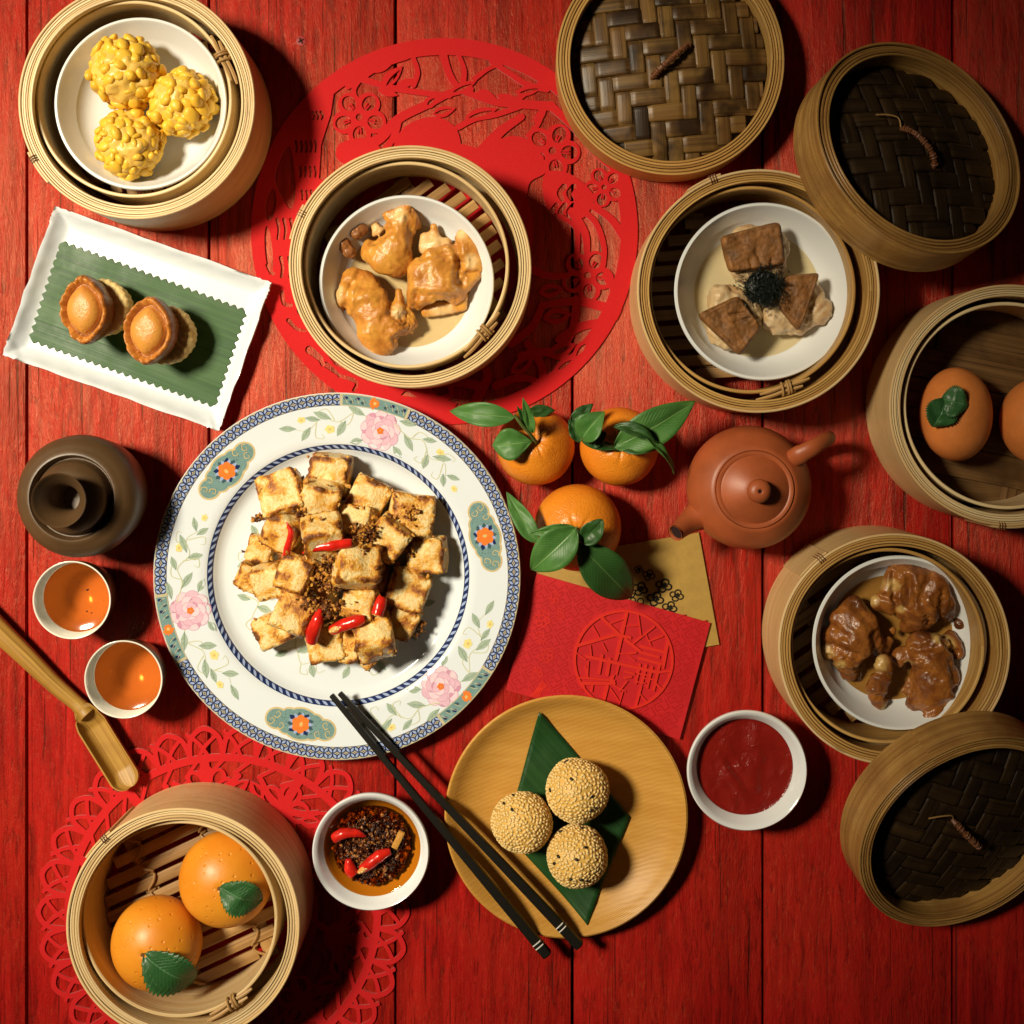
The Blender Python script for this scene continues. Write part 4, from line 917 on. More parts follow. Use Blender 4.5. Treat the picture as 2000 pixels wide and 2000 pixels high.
def chili(label, pts, rads, cut=True, group='sliced red chilies on the turnip cake', opened=False):
    """pts: photo pixel + height along the piece; last point is the cut end"""
    w = [P(*p) for p in pts]; o = w[0]; t = thing('chili_slice', label, 'chili', o, 0, group)
    sp = [Vector(q) for q in spline([tuple(p-o) for p in w], 6)]; n = len(sp); rr = [np.interp(i/(n-1), np.linspace(0, 1, len(rads)), rads) for i in range(n)]
    g = MB().tube(sp, [float(x)*(1+.10*noise.noise(Vector((i*.35, w[0].x*900, 0)))) for i, x in enumerate(rr)], 16); g.v = [v+Vector((1, 1, .8))*.0004*noise.noise(v*420+o*50) for v in g.v]; g.build('skin', CHILI, t, sharp=0)
    if opened:
        k = -max(3, n//4); d = (sp[-1]-sp[k*2]).normalized(); y_ = Vector((0, 0, 1)).cross(d).normalized(); z_ = d.cross(y_); mt = Matrix((d, y_, z_)).transposed(); q = sp[k]+z_*rr[k]*.62; MB().ball(q, (.0058, rr[k]*.62, rr[k]*.45), 3, mt).build('open_flesh', CHILI_IN, t)
        for k2 in range(5): MB().ball(q+d*(k2-2)*.0018+y_*.0006*(k2 % 2)+z_*rr[k]*.42, (.0009, .0007, .0004), 1).build('seed', CSEED, t)
    if cut:
        d = (sp[-1]-sp[-2]).normalized(); e = sp[-1]; MB().tube([e-d*.0002, e+d*.0004, e+d*.0002], [rr[-1]*.86, rr[-1]*.80, rr[-1]*.4], 12).build('cut_end', CHILI_IN, t)
        q = MB()
        for k in range(4): f = k*1.6; u = d.orthogonal().normalized(); v = d.cross(u); q.ball(e+d*.0006+(u*math.cos(f)+v*math.sin(f))*rr[-1]*.4, .0006, 1)
        q.build('seeds', m_plain('chili_seed', (.75, .50, .18), .4), t)
    return t
c4 = lambda x, y: (440+x*.2381, 870+y*.2381)
chili('thin curved red chili slice standing between two pale cubes', [(*c4(500, 630), .052), (*c4(540, 720), .051), (*c4(510, 840), .049), (*c4(495, 940), .046)], [.0003, .0021, .0024, .0026])
chili('long pointed red chili half lying level across the heap', [(*c4(630, 885), .054), (*c4(760, 835), .055), (*c4(900, 815), .055), (*c4(1040, 800), .054)], [.0004, .0030, .0042, .0026])
chili('short thick red chili slice lying over a garlic patch, skin side up', [(*c4(775, 1340), .040), (*c4(760, 1420), .041), (*c4(720, 1530), .039), (*c4(710, 1610), .036)], [.0012, .0042, .0050, .0040], False)
chili('red chili slice with open pale cut end among the garlic crumbs', [(*c4(1145, 1420), .041), (*c4(1080, 1440), .041), (*c4(980, 1470), .040), (*c4(870, 1520), .038)], [.0022, .0044, .0044, .0034], opened=True)
chili('stubby red chili slice with its cut end facing up', [(*c4(1290, 1240), .036), (*c4(1270, 1300), .037), (*c4(1245, 1390), .038)], [.0030, .0045, .0044])
# ------------------------------------------------------------------ braised trotters
PORK = m_meat('braised_pork_skin', (.66, .31, .050), (.54, .21, .030), (.36, .11, .014), (.74, .48, .20), .22)
TROT = m_meat('glazed_trotter_skin', (.34, .120, .022), (.19, .055, .010), (.075, .019, .005), (.55, .34, .11), .16, .30)
def chunk(name, label, cat, mat, Z, balls, zf, pale=(), seed=0, voxel=.0010, disp=.00035, smooth=28, group=None, dscale=150, flat=.78, crease=(), rag=()):
    """balls: zoom-picture x, y, radius, lift(mm); Z turns them to photo pixels"""
    pts = []; sc = Z[2]*K*(D-zf-.012)/D*1.06
    for b in balls:
        x, y, r = b[:3]; lift = b[3]*.001 if len(b) > 3 else 0; rr = r*sc; z = zf+rr*flat+lift; p = P(Z[0]+x*Z[2], Z[1]+y*Z[2], z); pts.append((p, rr))
    c = sum((p for p, _ in pts), Vector())/len(pts); c.z = zf
    ex = []
    for i in range(len(pts)):
        for j in range(i+1, len(pts)):
            (a, ra), (b, rb) = pts[i], pts[j]; d_ = (a-b).length
            if d_ < (ra+rb)*.95: ex.append((a.lerp(b, .5), (ra+rb)*.49))
    me = blob([(p.x-c.x, p.y-c.y, p.z-c.z, r, r*flat) for p, r in pts+ex], voxel, smooth, disp, dscale, seed); me.materials.append(mat)
    co_ = [v.co.copy() for v in me.vertices]; nr_ = [v.normal.copy() for v in me.vertices]
    for v, a_, n_ in zip(me.vertices, co_, nr_): v.co = a_+n_*(.0014*noise.noise(a_*75+Vector((seed, seed, 0)))+.0007*abs(noise.noise(a_*210+Vector((0, seed, 1))))-.0003)
    cz = [(P(Z[0]+x0*Z[2], Z[1]+y0*Z[2], zf+.02)-c, P(Z[0]+x1*Z[2], Z[1]+y1*Z[2], zf+.02)-c, w_*sc, d_*.001) for x0, y0, x1, y1, w_, d_ in crease]; rg = [(P(Z[0]+x*Z[2], Z[1]+y*Z[2], zf+.02)-c, r*sc, a_*.001) for x, y, r, a_ in rag]
    me.update(); nr_ = [v.normal.copy() for v in me.vertices]
    for v, n_ in zip(me.vertices, nr_):
        dd = 0; p = v.co; wob = .0012*noise.noise(p*300)
        for a_, b_, w_, d_ in cz:
            ab = (b_-a_).xy; t_ = max(0, min(1, (p.xy-a_.xy).dot(ab)/ab.length_squared)); e_ = ((p.xy-a_.xy-ab*t_).length+wob)/w_
            d_ = d_*.85; dd -= d_*math.exp(-e_*e_)-.35*d_*math.exp(-((e_-2)/.8)**2)
        for a_, r_, k_ in rg:
            e_ = (p.xy-a_.xy).length/r_
            if e_ < 1.6: dd += .55*k_*(noise.noise(p*520)+.7*noise.noise(p*1100))*math.exp(-e_*e_)
        v.co = p+n_*dd
    pl = [(P(Z[0]+x*Z[2], Z[1]+y*Z[2], zf+h*.001)-c, r*sc*1.4) for x, y, r, h in pale]
    set_attr(me, 'pale', lambda v: max([0]+[(max(0, 1.15-(v.xy-q.xy).length/r*.75) if v.z > .006 else 0) for q, r in pl]))
    return tag(link(name, me, None, c), label, cat, group)
Z5 = (540, 260, .2692); zfl = ZF+.0016+.0045
gk = 'pork knuckle pieces in broth'
chunk('pork_knuckle', 'golden pork knuckle piece with a ragged torn top end', 'pork', PORK, Z5, [(950, 540, 55, 10), (940, 620, 85, 8), (900, 720, 105, 6), (870, 830, 125, 5), (800, 900, 130, 4), (690, 860, 85, 3), (880, 940, 110, 4), (730, 700, 50, 3), (830, 610, 60, 7), (1010, 660, 45, 2)], zfl, [(880, 590, 50, 26), (720, 690, 50, 16)], 1, group=gk, crease=[(760, 640, 900, 560, 22, 2.2), (700, 780, 820, 700, 26, 2.5), (960, 620, 1000, 860, 24, 1.6)], rag=[(900, 580, 90, 1.6), (720, 680, 60, 1.3), (950, 540, 50, 1.2)])
chunk('pork_knuckle', 'golden pork knuckle piece ending in a curled hoof', 'pork', PORK, Z5, [(1370, 740, 70, 6), (1380, 840, 85, 7), (1280, 890, 85, 7), (1150, 950, 115, 7), (1060, 1020, 115, 7), (1060, 1130, 115, 6), (1200, 1090, 130, 6), (1290, 1150, 90, 3), (1000, 1240, 60, 4), (1430, 920, 78, 6), (1440, 980, 70, 5), (1400, 1060, 62, 4), (1330, 1000, 60, 5)], zfl, [(1410, 920, 45, 26), (1340, 730, 40, 18)], 2, group=gk, crease=[(1290, 800, 1330, 930, 26, 3.0), (1330, 930, 1320, 1080, 28, 3.2), (1380, 1010, 1490, 1010, 18, 2.4), (1020, 1180, 1300, 1200, 24, 2.2), (1060, 900, 1230, 880, 22, 1.8), (1010, 1150, 990, 1300, 18, 1.6)], rag=[(1410, 920, 55, 1.4), (1340, 720, 50, 1.2), (1300, 1200, 90, .8)])
chunk('pork_knuckle', 'largest golden pork knuckle piece, a broad smooth flap of skin', 'pork', PORK, Z5, [(560, 1060, 85, 4), (640, 1080, 90, 5), (560, 1180, 110, 5), (680, 1220, 120, 6), (720, 1330, 115, 6), (640, 1330, 90, 4), (690, 1440, 105, 6), (730, 1560, 80, 5), (770, 1600, 55, 4), (840, 1400, 105, 5), (950, 1400, 75, 4), (900, 1300, 80, 6), (880, 1170, 42, 9), (880, 1230, 50, 8), (800, 1500, 90, 4), (450, 1190, 48, 4), (470, 1270, 45, 1)], zfl, [(440, 1190, 42, 14), (460, 1140, 30, 14), (880, 1290, 40, 24)], 3, group=gk, crease=[(520, 1090, 500, 1260, 22, 2.2), (600, 1010, 540, 1110, 18, 1.6), (830, 1160, 830, 1290, 24, 3.0), (930, 1150, 950, 1300, 20, 2.4), (780, 1340, 960, 1330, 22, 1.8), (860, 1500, 1000, 1430, 24, 2.4), (620, 1250, 760, 1220, 30, 1.4)], rag=[(890, 1310, 100, 1.6), (900, 1500, 90, 1.5), (450, 1190, 60, 1.2), (960, 1400, 70, 1.3)])
chunk('pork_bone', 'pale browned bone end with a dark hollow tip between two knuckle pieces', 'bone', PORK, Z5, [(1080, 760, 42, 5), (1080, 830, 52, 5), (1160, 810, 55, 6), (1230, 800, 50, 5), (1140, 680, 30, 8), (1150, 730, 35, 6)], zfl, [(1080, 800, 90, 18), (1180, 800, 70, 20)], 4, smooth=4, group=None)
chunk('pork_rib', 'flat pale bony slice under the curled hoof piece', 'pork', PORK, Z5, [(1090, 1290, 48, 1), (1180, 1275, 50, 1), (1270, 1265, 52, 1), (1340, 1250, 50, 1), (1340, 1190, 55, 2)], zfl, [(1200, 1280, 80, 8)], 5, smooth=4)
NUT = m_plain('braised_peanut', (.30, .115, .035), .3, .5, .25, 110, .4, 420, .1)
for lb, (x, y, a, b, r) in (('round brown peanut beside the white rim, touching a knuckle piece', (600, 710, 62, 50, .6)), ('long ridged brown peanut leaning on the round peanut', (510, 835, 92, 52, -.9))):
    me = blob([(-.35*a*.0000969, 0, 0, b*.0000969), (.3*a*.0000969, 0, 0, b*.93*.0000969), (.62*a*.0000969, 0, 0, b*.6*.0000969)], .0008, 6, .0006, 400, a); me.materials.append(NUT)
    tag(link('peanut', me, None, P(540+x*.2692, 260+y*.2692, zfl+.0125), (0, .15, r)), lb, 'peanut', 'peanuts in broth')
Z8 = (1480, 1010, .2692); zfe = ZF+.0048; gt = 'glazed trotter pieces'
chunk('trotter', 'brown glazed trotter piece with knobbly pale knuckle ends, largest in its saucer', 'trotter', TROT, Z8, [(1010, 380, 60, 6), (1000, 450, 80, 7), (1130, 450, 110, 7), (1250, 520, 125, 7), (1210, 640, 125, 7), (1330, 620, 100, 6), (1100, 580, 90, 6), (1180, 750, 90, 4), (1080, 780, 60, 2), (950, 520, 65, 8), (1050, 540, 60, 9), (870, 620, 62, 5), (960, 640, 70, 5), (1070, 680, 62, 7), (1370, 710, 60, 3), (1470, 770, 55, 0)], zfe, [(910, 500, 50, 30), (1030, 520, 42, 34), (850, 610, 42, 20), (1080, 690, 25, 30)], 11, group=gt, crease=[(990, 420, 1000, 600, 16, 2.6), (1090, 440, 1100, 640, 20, 3.2), (930, 580, 1010, 610, 16, 2.4), (1010, 620, 1020, 740, 18, 2.4), (1160, 600, 1240, 760, 24, 2.4), (1240, 430, 1180, 560, 24, 1.8), (1330, 540, 1320, 720, 22, 2.0)], rag=[(1340, 650, 110, 1.6), (1020, 400, 70, 1.4), (1200, 760, 90, 1.4), (1060, 560, 60, 1.0)])
chunk('trotter', 'dark brown trotter piece with two pale toe ends at its lower edge', 'trotter', TROT, Z8, [(700, 660, 85, 6), (640, 760, 110, 6), (740, 780, 120, 7), (700, 900, 130, 6), (820, 900, 95, 5), (560, 900, 85, 4), (510, 850, 55, 4), (640, 1010, 95, 4), (500, 990, 60, 3), (590, 1060, 50, 2), (660, 1120, 70, 0), (900, 950, 60, 2), (950, 900, 38, 6), (980, 820, 30, 8)], zfe, [(500, 985, 44, 14), (590, 1060, 34, 12), (720, 1085, 22, 12)], 12, group=gt, crease=[(540, 940, 720, 1010, 26, 3.2), (540, 1020, 560, 1080, 16, 2.2), (640, 1040, 700, 1060, 18, 2.0), (830, 850, 860, 990, 26, 2.6), (540, 800, 640, 860, 24, 1.6), (700, 640, 800, 760, 26, 1.4)], rag=[(650, 1080, 110, 1.6), (520, 900, 60, 1.0), (930, 900, 80, 1.4)])
chunk('trotter', 'brown trotter piece with crinkled golden skin leaning out over the saucer rim', 'trotter', TROT, Z8, [(1180, 910, 90, 5), (1290, 960, 110, 7), (1250, 1070, 125, 8), (1300, 1180, 130, 8), (1380, 1150, 90, 6), (1270, 1300, 105, 8), (1330, 1360, 85, 9), (1280, 1440, 75, 12), (1250, 1490, 50, 14), (1460, 990, 55, 6), (1430, 930, 55, 5), (1390, 870, 60, 2), (1100, 1260, 65, 2), (1140, 1360, 65, 3), (1160, 1180, 90, 4), (1040, 1010, 70, 3)], zfe, [(1410, 935, 44, 20), (1310, 885, 30, 22), (1100, 1070, 22, 18)], 13, group=gt, crease=[(1150, 960, 1300, 930, 20, 2.6), (1340, 900, 1460, 1000, 20, 2.8), (1120, 1100, 1110, 1330, 26, 3.2), (1220, 1400, 1380, 1350, 26, 1.6), (1390, 1050, 1420, 1250, 24, 2.2), (1180, 1100, 1280, 1160, 26, 1.4)], rag=[(1200, 1120, 130, 1.0), (1160, 1360, 90, 1.8), (1270, 1490, 70, 1.6), (1220, 950, 80, 1.4)])
chunk('trotter', 'small upright brown trotter joint with a round pale bone face', 'trotter', TROT, Z8, [(910, 1060, 68, 12), (900, 1150, 78, 10), (870, 1240, 80, 6), (880, 1320, 70, 3), (900, 1370, 45, 1)], zfe, [(915, 1085, 58, 34), (930, 1380, 35, 8)], 14, group=gt, crease=[(840, 1120, 980, 1160, 18, 2.2), (820, 1300, 960, 1320, 18, 1.6)], rag=[(915, 1080, 60, 1.0), (920, 1370, 50, 1.4)])
# ------------------------------------------------------------------ mushroom-topped dumplings with black moss
PASTE = m_meat('shrimp_paste', (.62, .45, .25), (.55, .37, .18), (.42, .22, .09), (.74, .62, .42), .25)
MUSH = m_plain('shiitake_cap', (.21, .088, .024), .55, .35, .55, 150, .8, 420, 0)
Z6 = (1220, 310, .2692); zfc = ZF+.0045
def mush_dumpling(label, blobs, quad, zt, seed, slits):
    c = P(Z6[0]+sum(q[0] for q in quad)/4*Z6[2], Z6[1]+sum(q[1] for q in quad)/4*Z6[2], zt); t = thing('mushroom_dumpling', label, 'dumpling', (c.x, c.y, zfc), 0, 'mushroom-topped dumplings'); sc = Z6[2]*K*.96
    bl = []
    for x, y, r in blobs: rr = r*sc; p = P(Z6[0]+x*Z6[2], Z6[1]+y*Z6[2], zfc+.010); bl.append((p.x-c.x, p.y-c.y, .0095, rr, .0105))
    me = blob(bl, .0013, 6, .0016, 190, seed); me.materials.append(PASTE); set_attr(me, 'pale', lambda v: .3+.5*noise.noise(v*200)); link('paste', me, t)
    # cap: thick cushion with rolled rim
    cs = [P(Z6[0]+x*Z6[2], Z6[1]+y*Z6[2], zt)-Vector((c.x, c.y, zfc)) for x, y in quad]; n = 34; mb = MB()
    def bil(u, v): return cs[0]*(1-u)*(1-v)+cs[1]*u*(1-v)+cs[2]*u*v+cs[3]*(1-u)*v
    for lay in (0, 1):
        for i in range(n+1):
            for j in range(n+1):
                u, v = i/n, j/n; x_, y_ = 2*u-1, 2*v-1; k = max(abs(x_), abs(y_)); nr = (abs(x_)**9+abs(y_)**9)**(1/9) or 1; f = k/nr if k else 1
                p = bil(.5+x_*f*.5, .5+y_*f*.5); q = p*12; e = min(1, k)
                z = .0008*(1-e**6)+.0016*noise.noise(Vector((p.x*110, p.y*110, seed)))+.0006*noise.noise(Vector((p.x*420, p.y*420, seed)))+.0007*math.exp(-((e-.88)/.05)**2)-.0030*max(0, e-.92)/.08*(e > .92)
                for (sx, sy, sl, sa) in slits:
                    dx, dy = u-sx, v-sy; al = dx*math.cos(sa)+dy*math.sin(sa); ac = -dx*math.sin(sa)+dy*math.cos(sa)
                    if abs(al) < sl: z -= .0024*math.exp(-(ac/.025)**2)*(1-(al/sl)**4)
                p = p+Vector((0, 0, z-(0 if not lay else .0042*(1-.75*max(0, e-.75)/.25))))
                mb.v.append(p)
    st = n+1
    for lay in (0, 1):
        for i in range(n):
            for j in range(n): b = lay*st*st+i*st+j; q = [b, b+1, b+st+1, b+st]; mb.face(q if lay else q[::-1])
    for k in range(n):
        for a, b in (((k, 0), (k+1, 0)), ((k, n), (k+1, n)), ((0, k), (0, k+1)), ((n, k), (n, k+1))):
            A = a[0]*st+a[1]; B = b[0]*st+b[1]; mb.face([A, B, B+st*st, A+st*st])
    mb.build('mushroom_cap', MUSH, t, sharp=0)
mush_dumpling('dumpling under a brown square mushroom cap, farthest from the tied cane', [(900, 640, 170), (1050, 650, 150), (880, 780, 120), (1050, 760, 120)], [(690, 560), (1135, 445), (1175, 770), (760, 830)], .044, 1, [(.55, .72, .22, 1.4), (.40, .85, .15, 1.5), (.75, .9, .12, 1.7)])
mush_dumpling('dumpling with a brown triangular mushroom cap slit twice towards the moss', [(760, 1080, 165), (760, 1230, 170), (860, 1150, 140), (690, 1000, 90)], [(520, 1130), (830, 985), (1000, 1220), (840, 1440)], .044, 2, [(.72, .38, .22, .5), (.68, .55, .24, .35)])
mush_dumpling('pale lumpy dumpling half covered by a tilted brown mushroom cap', [(1230, 1100, 185), (1310, 1020, 150), (1120, 1150, 130), (1400, 1100, 110)], [(1150, 850), (1430, 820), (1270, 1260), (1120, 1080)], .043, 3, [])
def moss():
    r = random.Random(3); mb = MB(); c = P(Z6[0]+1010*Z6[2], Z6[1]+935*Z6[2], .044)
    for i in range(420):
        p = Vector((r.gauss(0, .0062), r.gauss(0, .0056), abs(r.gauss(0, .0028)))); d = Vector((r.uniform(-1, 1), r.uniform(-1, 1), r.uniform(-.3, .3))); pts = [tuple(p)]
        for k in range(5):
            d = (d+Vector((r.gauss(0, .7), r.gauss(0, .7), r.gauss(0, .4)))).normalized(); p = p+d*.0022
            if Vector((p.x, p.y)).length > .0125: d = -d
            p.z = min(.0062, max(-.004, p.z)); pts.append(tuple(p))
        mb.tube(pts, .00022, 4, False)
    mb.ball((0, 0, -.001), (.0125, .0115, .0052), 3)
    tag(mb.build('black_moss', m_plain('black_moss', (.006, .010, .007), .45, .4), None, c), 'tangled black hair moss heaped where the three mushroom caps meet', 'moss', kind='stuff')
moss()
# ------------------------------------------------------------------ leaves
LEAF = m_leaf('mandarin_leaf', (.035, .130, .020), (.075, .20, .038), (.22, .38, .12), .46, 60, .40)
LEAF_D = m_leaf('dark_leaf', (.016, .062, .012), (.030, .095, .018), (.09, .18, .05), .42, 60, .30)
BUNLEAF = m_leaf('bun_leaf', (.020, .085, .022), (.032, .115, .030), (.10, .24, .10), .36, 46, .45)
def leaf_mesh(Ln, wd, fold=.35, bend=0.0, curl=0.0, serr=0, n=30, m=10, tip=.85, twist=0.0, seed=0, broad=.8):
    mb = MB()
    for i in range(n+1):
        t = i/n; w = wd*max(0, math.sin(pi*min(1, t**broad)))**tip
        if serr: w *= 1+.20*(((t*serr) % 1)-.5)*(1 if .02 < t < .98 else 0)
        for j in range(m+1):
            f = -1+2*j/m; y = f*w; z = fold*abs(y)-bend*Ln*(4*t*(1-t)*-.25+t*t*.0)+curl*Ln*(t*t)+.0016*noise.noise(Vector((t*3.5, f*1.6, seed)))
            z += bend*Ln*t*(1-t)
            a = twist*t; mb.v.append((t*Ln, y*math.cos(a)-z*math.sin(a)*0, z+y*math.sin(a)))
    st = m+1
    for i in range(n):
        for j in range(m): b = i*st+j; mb.face([b, b+st, b+st+1, b+1], [(i/n, j/m), ((i+1)/n, j/m), ((i+1)/n, (j+1)/m), (i/n, (j+1)/m)])
    return mb
def leaf_at(name, p0, p1, wpx, mat, parent, org, roll=0, **kw):
    """leaf from photo point p0 to p1 (px, py, z)"""
    a = P(*p0); b = P(*p1); x = (b-a); Ln = x.length; x.normalize(); up = Vector((0, 0, 1)); y = up.cross(x).normalized(); z = x.cross(y)
    R = Matrix((x, y, z)).transposed() @ Matrix.Rotation(roll, 3, 'X'); mb = leaf_mesh(Ln, L(wpx, a.z)*.57, **kw); o = mb.build(name, mat, parent, a-org, R.to_euler(), sharp=0)
    s = o.modifiers.new('thick', 'SOLIDIFY'); s.thickness = .00026; s.offset = 0
    return o
# ------------------------------------------------------------------ orange-shaped buns
BUN = (lambda n: (lambda c: n.done(n.mix(n.ramp(n.noise(c, 45, 3, .5, 0, n.math('MULTIPLY', n.rand(), 7.0)), [(.3, 0), (.7, 1)]), (.80, .32, .024), (.72, .24, .014)), .40, n.bump(n.math('SUBTRACT', n.math('MULTIPLY', n.noise(c, 160, 3), .25), n.ramp(n.voro(c, 190), [(.0, 1), (.22, 0)])), .5, .0012), spec=.45, sss=.12, sssr=(1, .45, .1)))(n.coord()))(NT('orange_bun_skin'))
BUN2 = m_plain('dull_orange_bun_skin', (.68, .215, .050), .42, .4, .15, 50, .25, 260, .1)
TWIG2 = m_plain('brown_twig', (.16, .06, .015), .6)
def bun(label, px, py, rx, ry, zf, seed, leaf, rot=0, group='orange-shaped buns', leaf2=None, mat=None):
    r = random.Random(seed); zc = zf+.022; c = P(px, py, zc); t = thing('orange_bun', label, 'bun', (c.x, c.y, zf), 0, group); a, b = L(rx, zc), L(ry, zc)
    bm = bmesh.new(); bmesh.ops.create_uvsphere(bm, u_segments=80, v_segments=56, radius=1); mb = MB(); dents = []
    while len(dents) < 46:
        d = Vector((r.gauss(0, 1), r.gauss(0, 1), abs(r.gauss(0, .8)))).normalized()
        if all((d-e[0]).length > .10 for e in dents): dents.append((d, r.uniform(.020, .036), r.uniform(.004, .008)))
    lp = Vector(((P(leaf[0], leaf[1], zf+.043).x-c.x)/a, (P(leaf[0], leaf[1], zf+.043).y-c.y)/b, 0)); lp.z = math.sqrt(max(.05, 1-lp.x**2-lp.y**2)); lp.normalize(); dents.append((lp, .06, .04))
    bm.verts.index_update()
    for v in bm.verts:
        p = v.co.normalized(); k = 1+.012*noise.noise(p*1.6+Vector((seed, 0, 0)))
        for d, s, h in dents:
            q = (p-d).length
            if q < s*3: k -= h*math.exp(-(q/s)**2)
        z = p.z if p.z > 0 else max(p.z, -.78) ; mb.v.append((p.x*a*k, p.y*b*k, .0205+z*.0262*k))
    for f in bm.faces: mb.face([v.index for v in f.verts])
    bm.free(); zmin = min(v[2] for v in mb.v); mb.v = [(x, y, z-zmin) for x, y, z in mb.v]
    mb.build('bun_body', mat or BUN, t, rot=rot, sharp=0)
    for q in [leaf]+([leaf2] if leaf2 else []):
        hz = lambda x, y: zf-zmin+.0205+.0262*math.sqrt(max(.02, 1-((P(x, y, zc).x-c.x)/a)**2-((P(x, y, zc).y-c.y)/b)**2))
        x0, y0, x1, y1, w = q; leaf_at('leaf', (x0, y0, hz(x0, y0)+.0004), (x1, y1, max(hz(x1, y1)+.0030, zf+.012)), w, BUNLEAF, t, Vector((c.x, c.y, zf)), fold=.16, bend=.46, serr=13, n=78, tip=.72, seed=seed, broad=.88)
    hs = .0205-zmin+.0262*math.sqrt(max(.02, 1-lp.x**2-lp.y**2)); MB().tube([(lp.x*a, lp.y*b, hs-.003), (lp.x*a, lp.y*b, hs+.0002)], .0012, 8).build('stem_stub', TWIG2, t)
    return t
zb = .0016+.0139
bun('orange-shaped bun whose leaf hangs past its edge over the slats', 305, 1843, 88, 90, zb, 3, (281, 1861, 383, 1910, 82))
bun('orange-shaped bun with a cluster of pores, in the basket on the lace-edged mat', 441, 1718, 91, 92, zb, 4, (430, 1732, 513, 1757, 66))
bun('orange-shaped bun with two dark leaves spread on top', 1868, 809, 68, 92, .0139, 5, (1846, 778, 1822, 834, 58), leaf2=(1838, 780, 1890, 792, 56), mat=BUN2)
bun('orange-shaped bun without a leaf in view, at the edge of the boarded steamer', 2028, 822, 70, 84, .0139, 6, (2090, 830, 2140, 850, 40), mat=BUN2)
# ------------------------------------------------------------------ mandarins
MAND = (lambda n: (lambda c: n.done(n.mix(n.ramp(n.noise(c, 30, 3), [(.3, 0), (.7, 1)]), (.76, .25, .016), (.64, .17, .010)), n.ramp(n.noise(c, 300, 2), [(.3, .30), (.7, .42)]), n.bump(n.math('ADD', n.math('MULTIPLY', n.noise(c, 420, 3, .6), .6), n.math('MULTIPLY', n.ramp(n.voro(c, 520), [(0, 0), (.4, 1)]), .5)), .42, .0012), spec=.5, sss=.08, sssr=(1, .4, .1)))(n.coord()))(NT('mandarin_peel'))
TWIG = m_plain('green_twig', (.10, .14, .035), .5, .4, .3, 300)
def mandarin(label, px, py, rpx, axis, leaves, stem, seed):
    zc = L(rpx, .025)*.86; R = L(rpx, zc); c = P(px, py, zc); t = thing('mandarin', label, 'mandarin', (c.x, c.y, 0), 0, 'mandarins with leaves'); zc = R*.86
    ax = Vector(axis).normalized(); bm = bmesh.new(); bmesh.ops.create_uvsphere(bm, u_segments=96, v_segments=64, radius=1); mb = MB(); q = ax.to_track_quat('Z', 'Y').to_matrix(); bm.verts.index_update()
    for v in bm.verts:
        p = v.co.normalized(); th = math.acos(max(-1, min(1, p.z))); k = 1-.11*math.exp(-(th/.16)**2)-.04*math.exp(-((pi-th)/.3)**2)+.03*math.exp(-((th-.38)/.17)**2)+.012*noise.noise(p*2+Vector((seed, 0, 0)))
        an = math.atan2(p.y, p.x); k -= .030*math.exp(-((th-.28)/.22)**2)*max(0, math.sin(7*an+seed))**2
        w = q @ (Vector((p.x, p.y, p.z*.90))*k); mb.v.append(w*R*1.0)
    zmin = min(v[2] for v in mb.v); mb.v = [(x, y, z-zmin) for x, y, z in mb.v]
    for f in bm.faces: mb.face([v.index for v in f.verts])
    bm.free(); mb.build('fruit', MAND, t, sharp=0)
    o = Vector((c.x, c.y, 0))
    for s in stem: MB().tube([P(*p)-o for p in s], [.0016]+[.0012]*(len(s)-2)+[.0010], 7).build('twig', TWIG, t)
    for k, (p0, p1, w, kw) in enumerate(leaves):
        kw = dict(kw); mt = LEAF_D if kw.pop('dark', 0) else LEAF; leaf_at('leaf', p0, p1, w, mt, t, o, seed=k+seed, **kw)
c5 = lambda x, y, z: (870+x*.2588, 760+y*.2588, z)
mandarin('mandarin with a long leaf reaching onto the round red mat', 1046, 872, 76, (-.02, .20, 1), [(c5(520, 215, .062), c5(35, 165, .050), 42, dict(bend=.25, fold=.12)), (c5(655, 395, .052), c5(355, 430, .050), 56, dict(bend=.3, fold=.15, broad=1.2)), (c5(660, 330, .058), c5(585, 65, .070), 18, dict(fold=.5)), (c5(650, 320, .056), c5(540, 130, .064), 13, dict(fold=.5, dark=1)), (c5(620, 170, .040), c5(830, 160, .034), 22, dict(dark=1, fold=.2))], [[c5(680, 400, .048), c5(640, 340, .056), c5(575, 270, .062), c5(520, 195, .064)]], 1)
mandarin('mandarin with a big pale leaf pointing to the mushroom-dumpling steamer', 1209, 872, 77, (.03, .08, 1), [(c5(1270, 440, .054), c5(1885, 90, .050), 66, dict(bend=.18, fold=.22, roll=.15)), (c5(1030, 385, .058), c5(1205, 170, .064), 50, dict(bend=.4, fold=.5, roll=-.3)), (c5(1060, 400, .052), c5(1215, 330, .056), 34, dict(dark=1)), (c5(1290, 430, .050), c5(1620, 440, .046), 50, dict(dark=1, bend=.3, roll=-.5)), (c5(1270, 285, .062), c5(1590, 400, .064), 26, dict(bend=.3, dark=1, roll=-.6)), (c5(1500, 360, .064), c5(1730, 640, .052), 22, dict(bend=.2, roll=-.9)), (c5(1020, 400, .056), c5(930, 230, .058), 22, dict(fold=.4, dark=1)), (c5(945, 250, .058), c5(1115, 110, .056), 24, dict(fold=.3, dark=1)), (c5(1030, 395, .055), c5(1310, 450, .052), 18, dict(dark=1))], [[c5(1310, 470, .046), c5(1250, 430, .053), c5(1130, 395, .056), c5(1022, 380, .060)]], 2)
